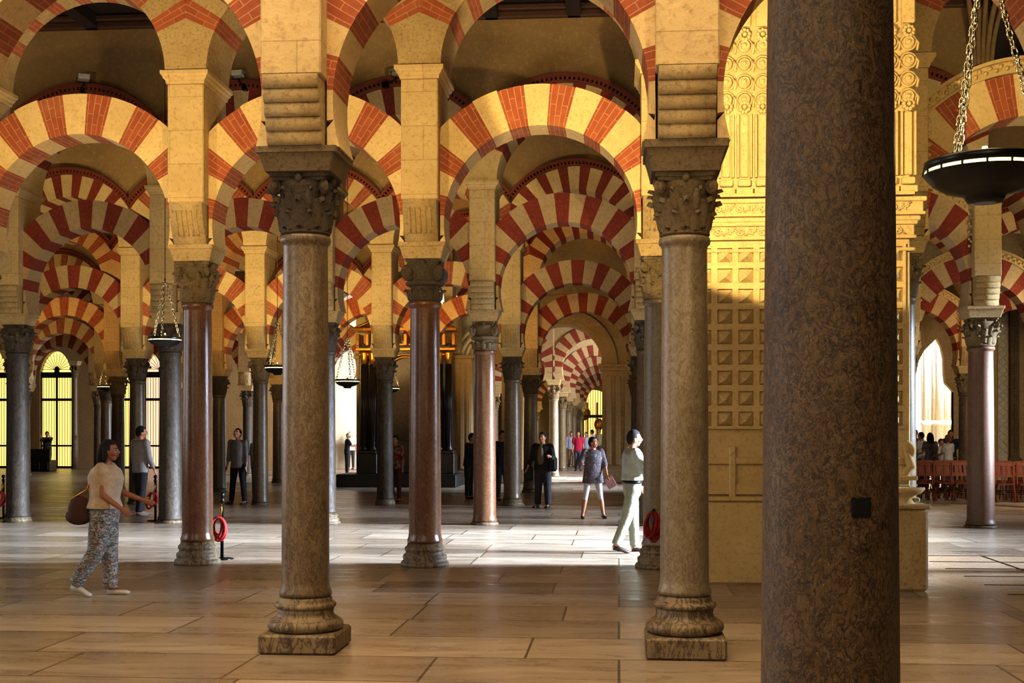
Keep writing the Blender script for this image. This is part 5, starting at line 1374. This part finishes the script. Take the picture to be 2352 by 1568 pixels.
# ------------------------------------------------------------------ plaster ribs of a vault springing on the upper wall at right
rb_ = thing('vault_ribs', 'cluster of curved plaster vault ribs high behind the large hanging lamp', 'ribs', (0, 0, 0))
YR = ROWS[3] - .5
for q, (px0, px1) in enumerate(((2236, 2196), (2246, 2228), (2256, 2262), (2266, 2300), (2276, 2336))):
    b = MB(); pts = []
    for i in range(9):
        t = i / 8; X, Z = atY(px0 + (px1 - px0) * t ** 2, 158 - 240 * t, YR); pts.append((X, YR - .02 - .5 * t ** 2 * (1 if q % 2 else .6), Z))
    b.tube(pts, .045, 8); b.build('rib', M['plaster'], rb_)
b = MB(); X, Z = atY(2256, 160, YR); b.ball((X, YR, Z), (.24, .12, .10), 12, 8); b.build('corbel', M['plaster'], rb_)

# ------------------------------------------------------------------ light
def area(name, loc, target, size, power, color, sy=None, spread=None):
    l = bpy.data.lights.new(name, 'AREA'); l.energy = power; l.color = color; l.size = size
    if sy: l.shape = 'RECTANGLE'; l.size_y = sy
    if spread: l.spread = spread
    o = bpy.data.objects.new(name, l); COL.objects.link(o); o.location = loc
    o.rotation_euler = (Vector(target) - Vector(loc)).to_track_quat('-Z', 'Y').to_euler(); return o
def spot(name, loc, target, power, color, ang=90, blend=.4, r=.06):
    l = bpy.data.lights.new(name, 'SPOT'); l.energy = power; l.color = color; l.spot_size = math.radians(ang); l.spot_blend = blend; l.shadow_soft_size = r
    o = bpy.data.objects.new(name, l); COL.objects.link(o); o.location = loc
    o.rotation_euler = (Vector(target) - Vector(loc)).to_track_quat('-Z', 'Y').to_euler(); return o
WARM3 = (1.0, .77, .36); WARM = (1.0, .73, .32); WARM2 = (1.0, .70, .34); COOL = (.66, .80, 1.0); ORG = (1.0, .52, .16)
def cx(k): return X0 + k * S
# added fill spots, no fixtures, in the nave before the first arcade
spot('warm_spot', (cx(-.5), 4.5, 3.0), (cx(0), 9.4, 4.6), 50, WARM2, 120)
spot('warm_spot', (cx(1.4), 5.5, 3.0), (cx(1), 9.4, 4.4), 150, WARM2, 110)
# strong uplights from the back of each column line onto the next arcade
def uplight(r, k, e, col=WARM, dz=0, ang=112, dx=.4, el=2.6, bl=.35):
    spot('warm_spot', (cx(k) + dx, ROWS[r] + .8, g(ZI, r) + .1 + dz), (cx(k) + dx * .6, ROWS[r] + .8 + 3.0, g(ZI, r) + .1 + dz + el), e, col, ang, bl)
for k, e in ((-2, 500), (-1, 540), (0, 540)): uplight(1, k, e)
spot('warm_spot', (cx(1) + .1, 9.95, 4.25), (2.1, 13.9, 6.35), 1500, WARM3, 86, .08, .03)
spot('warm_spot', (cx(2.3), 10.5, 4.4), (cx(2.6), 15.4, 7.4), 260, WARM, 100, .4)
for k, e in ((-4, 25), (-3, 70), (-2, 45), (-1, 90), (0, 22), (1, 20), (3, 100)): uplight(2, k, e)
for k, e in ((-5, 40), (-4, 70), (-3, 260), (-2, 520), (-1, 380), (0, 14), (2, 40), (3, 60)): uplight(3, k, e)
for k, e in ((-6, 120), (-5, 420), (-4, 80), (-2, 520), (-1, 420), (0, 30), (1, 40), (3, 300)): uplight(4, k, e, ORG)
for k, e in ((-7, 120), (-6, 90), (-5, 80), (-3, 300), (-2, 400), (-1, 160), (0, 160)): uplight(5, k, e)
spot('warm_spot', (X0 + .5 * S, 43, 2.5), (X0 + .5 * S, 50, 4.5), 120, WARM, 120, .5)
spot('warm_spot', (X0 - .5 * S, 60, 2.5), (X0 - .5 * S, 70, 4.0), 260, WARM, 120, .5)
spot('warm_spot', (X0 - .5 * S, 78, 2.0), (X0 - .5 * S, 86, 3.0), 300, WARM, 140, .5)
spot('warm_spot', (cx(3.6), ROWS[2] + 1.2, 4.6), (cx(3.9), ROWS[3] - .4, 8.2), 420, WARM3, 100, .5)
# daylight entering low from the right into the cross naves
area('daylight', (15, 18.55, 4.4), (-3, 18.55, 0), 6.7, 2000, COOL, 2.4, math.radians(24))
area('daylight', (14, 25.2, 3.8), (-3, 25.2, .0), 4.0, 300, COOL, 2.4, math.radians(30))
area('daylight', (7.0, 36.8, 4), (-3, 37.5, 0), 3.0, 260, COOL, 2.4, math.radians(40))
area('daylight', (8, 44.5, 4), (-3, 44.5, 0), 4.0, 1400, COOL, 2.4, math.radians(50))
area('daylight', (-8.0, 50.5, 3.0), (-12.6, 54.5, 4.2), 1.6, 900, (1, .93, .92), 2.4)
area('daylight', (-7.2, 45.5, 2.6), (-12, 45, 0), 1.6, 260, COOL, 2.0)
area('daylight', (-13, 12.6, 3.0), (0, 9.5, 1.2), 4, 110, (.9, .94, 1), 3, math.radians(120))
area('daylight', (-16, 19, 3.2), (0, 14.5, 1.5), 4, 45, (.9, .94, 1), 3, math.radians(120))
area('daylight', (-9, 3.5, 3.5), (1.5, 4.5, 1.2), 3, 170, (1, .95, .86), 3)  # added fill for the left side of the foreground column, not daylight
# the daylit crossing beyond the chairs
area('daylight', (14, 43, 9.5), (14.5, 50, 3.0), 6, 26000, (.95, .97, 1), 4)
area('chair_fill', (10.8, 26.5, 4.5), (10.5, 31, .4), 1.5, 300, (1, .84, .6), 1)  # added warm fill to brighten the chairs, no fixture here
area('daylight', (13.5, 41, 7.5), (11.5, 34, 0), 4, 900, COOL, 3)
# added area lights for soft warm fill, standing in for bounced light
area('warm_fill', (-2, -3, 6.5), (-1, 9, 1.0), 7, 440, (1, .76, .48), 5)
area('warm_fill', (-2, 6.4, 8.2), (-2, 7.4, 0), 10, 500, (1, .74, .42), 4, math.radians(130))
w = bpy.data.worlds.new('world'); sc.world = w; w.use_nodes = True
w.node_tree.nodes['Background'].inputs[0].default_value = (1, .78, .55, 1); w.node_tree.nodes['Background'].inputs[1].default_value = .05
sc.view_settings.view_transform = 'Standard'; sc.view_settings.look = 'None'; sc.view_settings.exposure = 0.08; sc.view_settings.gamma = .88
sc.cycles.use_adaptive_sampling = True; sc.cycles.adaptive_threshold = .03
sc.cycles.max_bounces = 5; sc.cycles.diffuse_bounces = 3; sc.cycles.glossy_bounces = 3; sc.cycles.sample_clamp_indirect = 3; sc.cycles.use_denoising = True
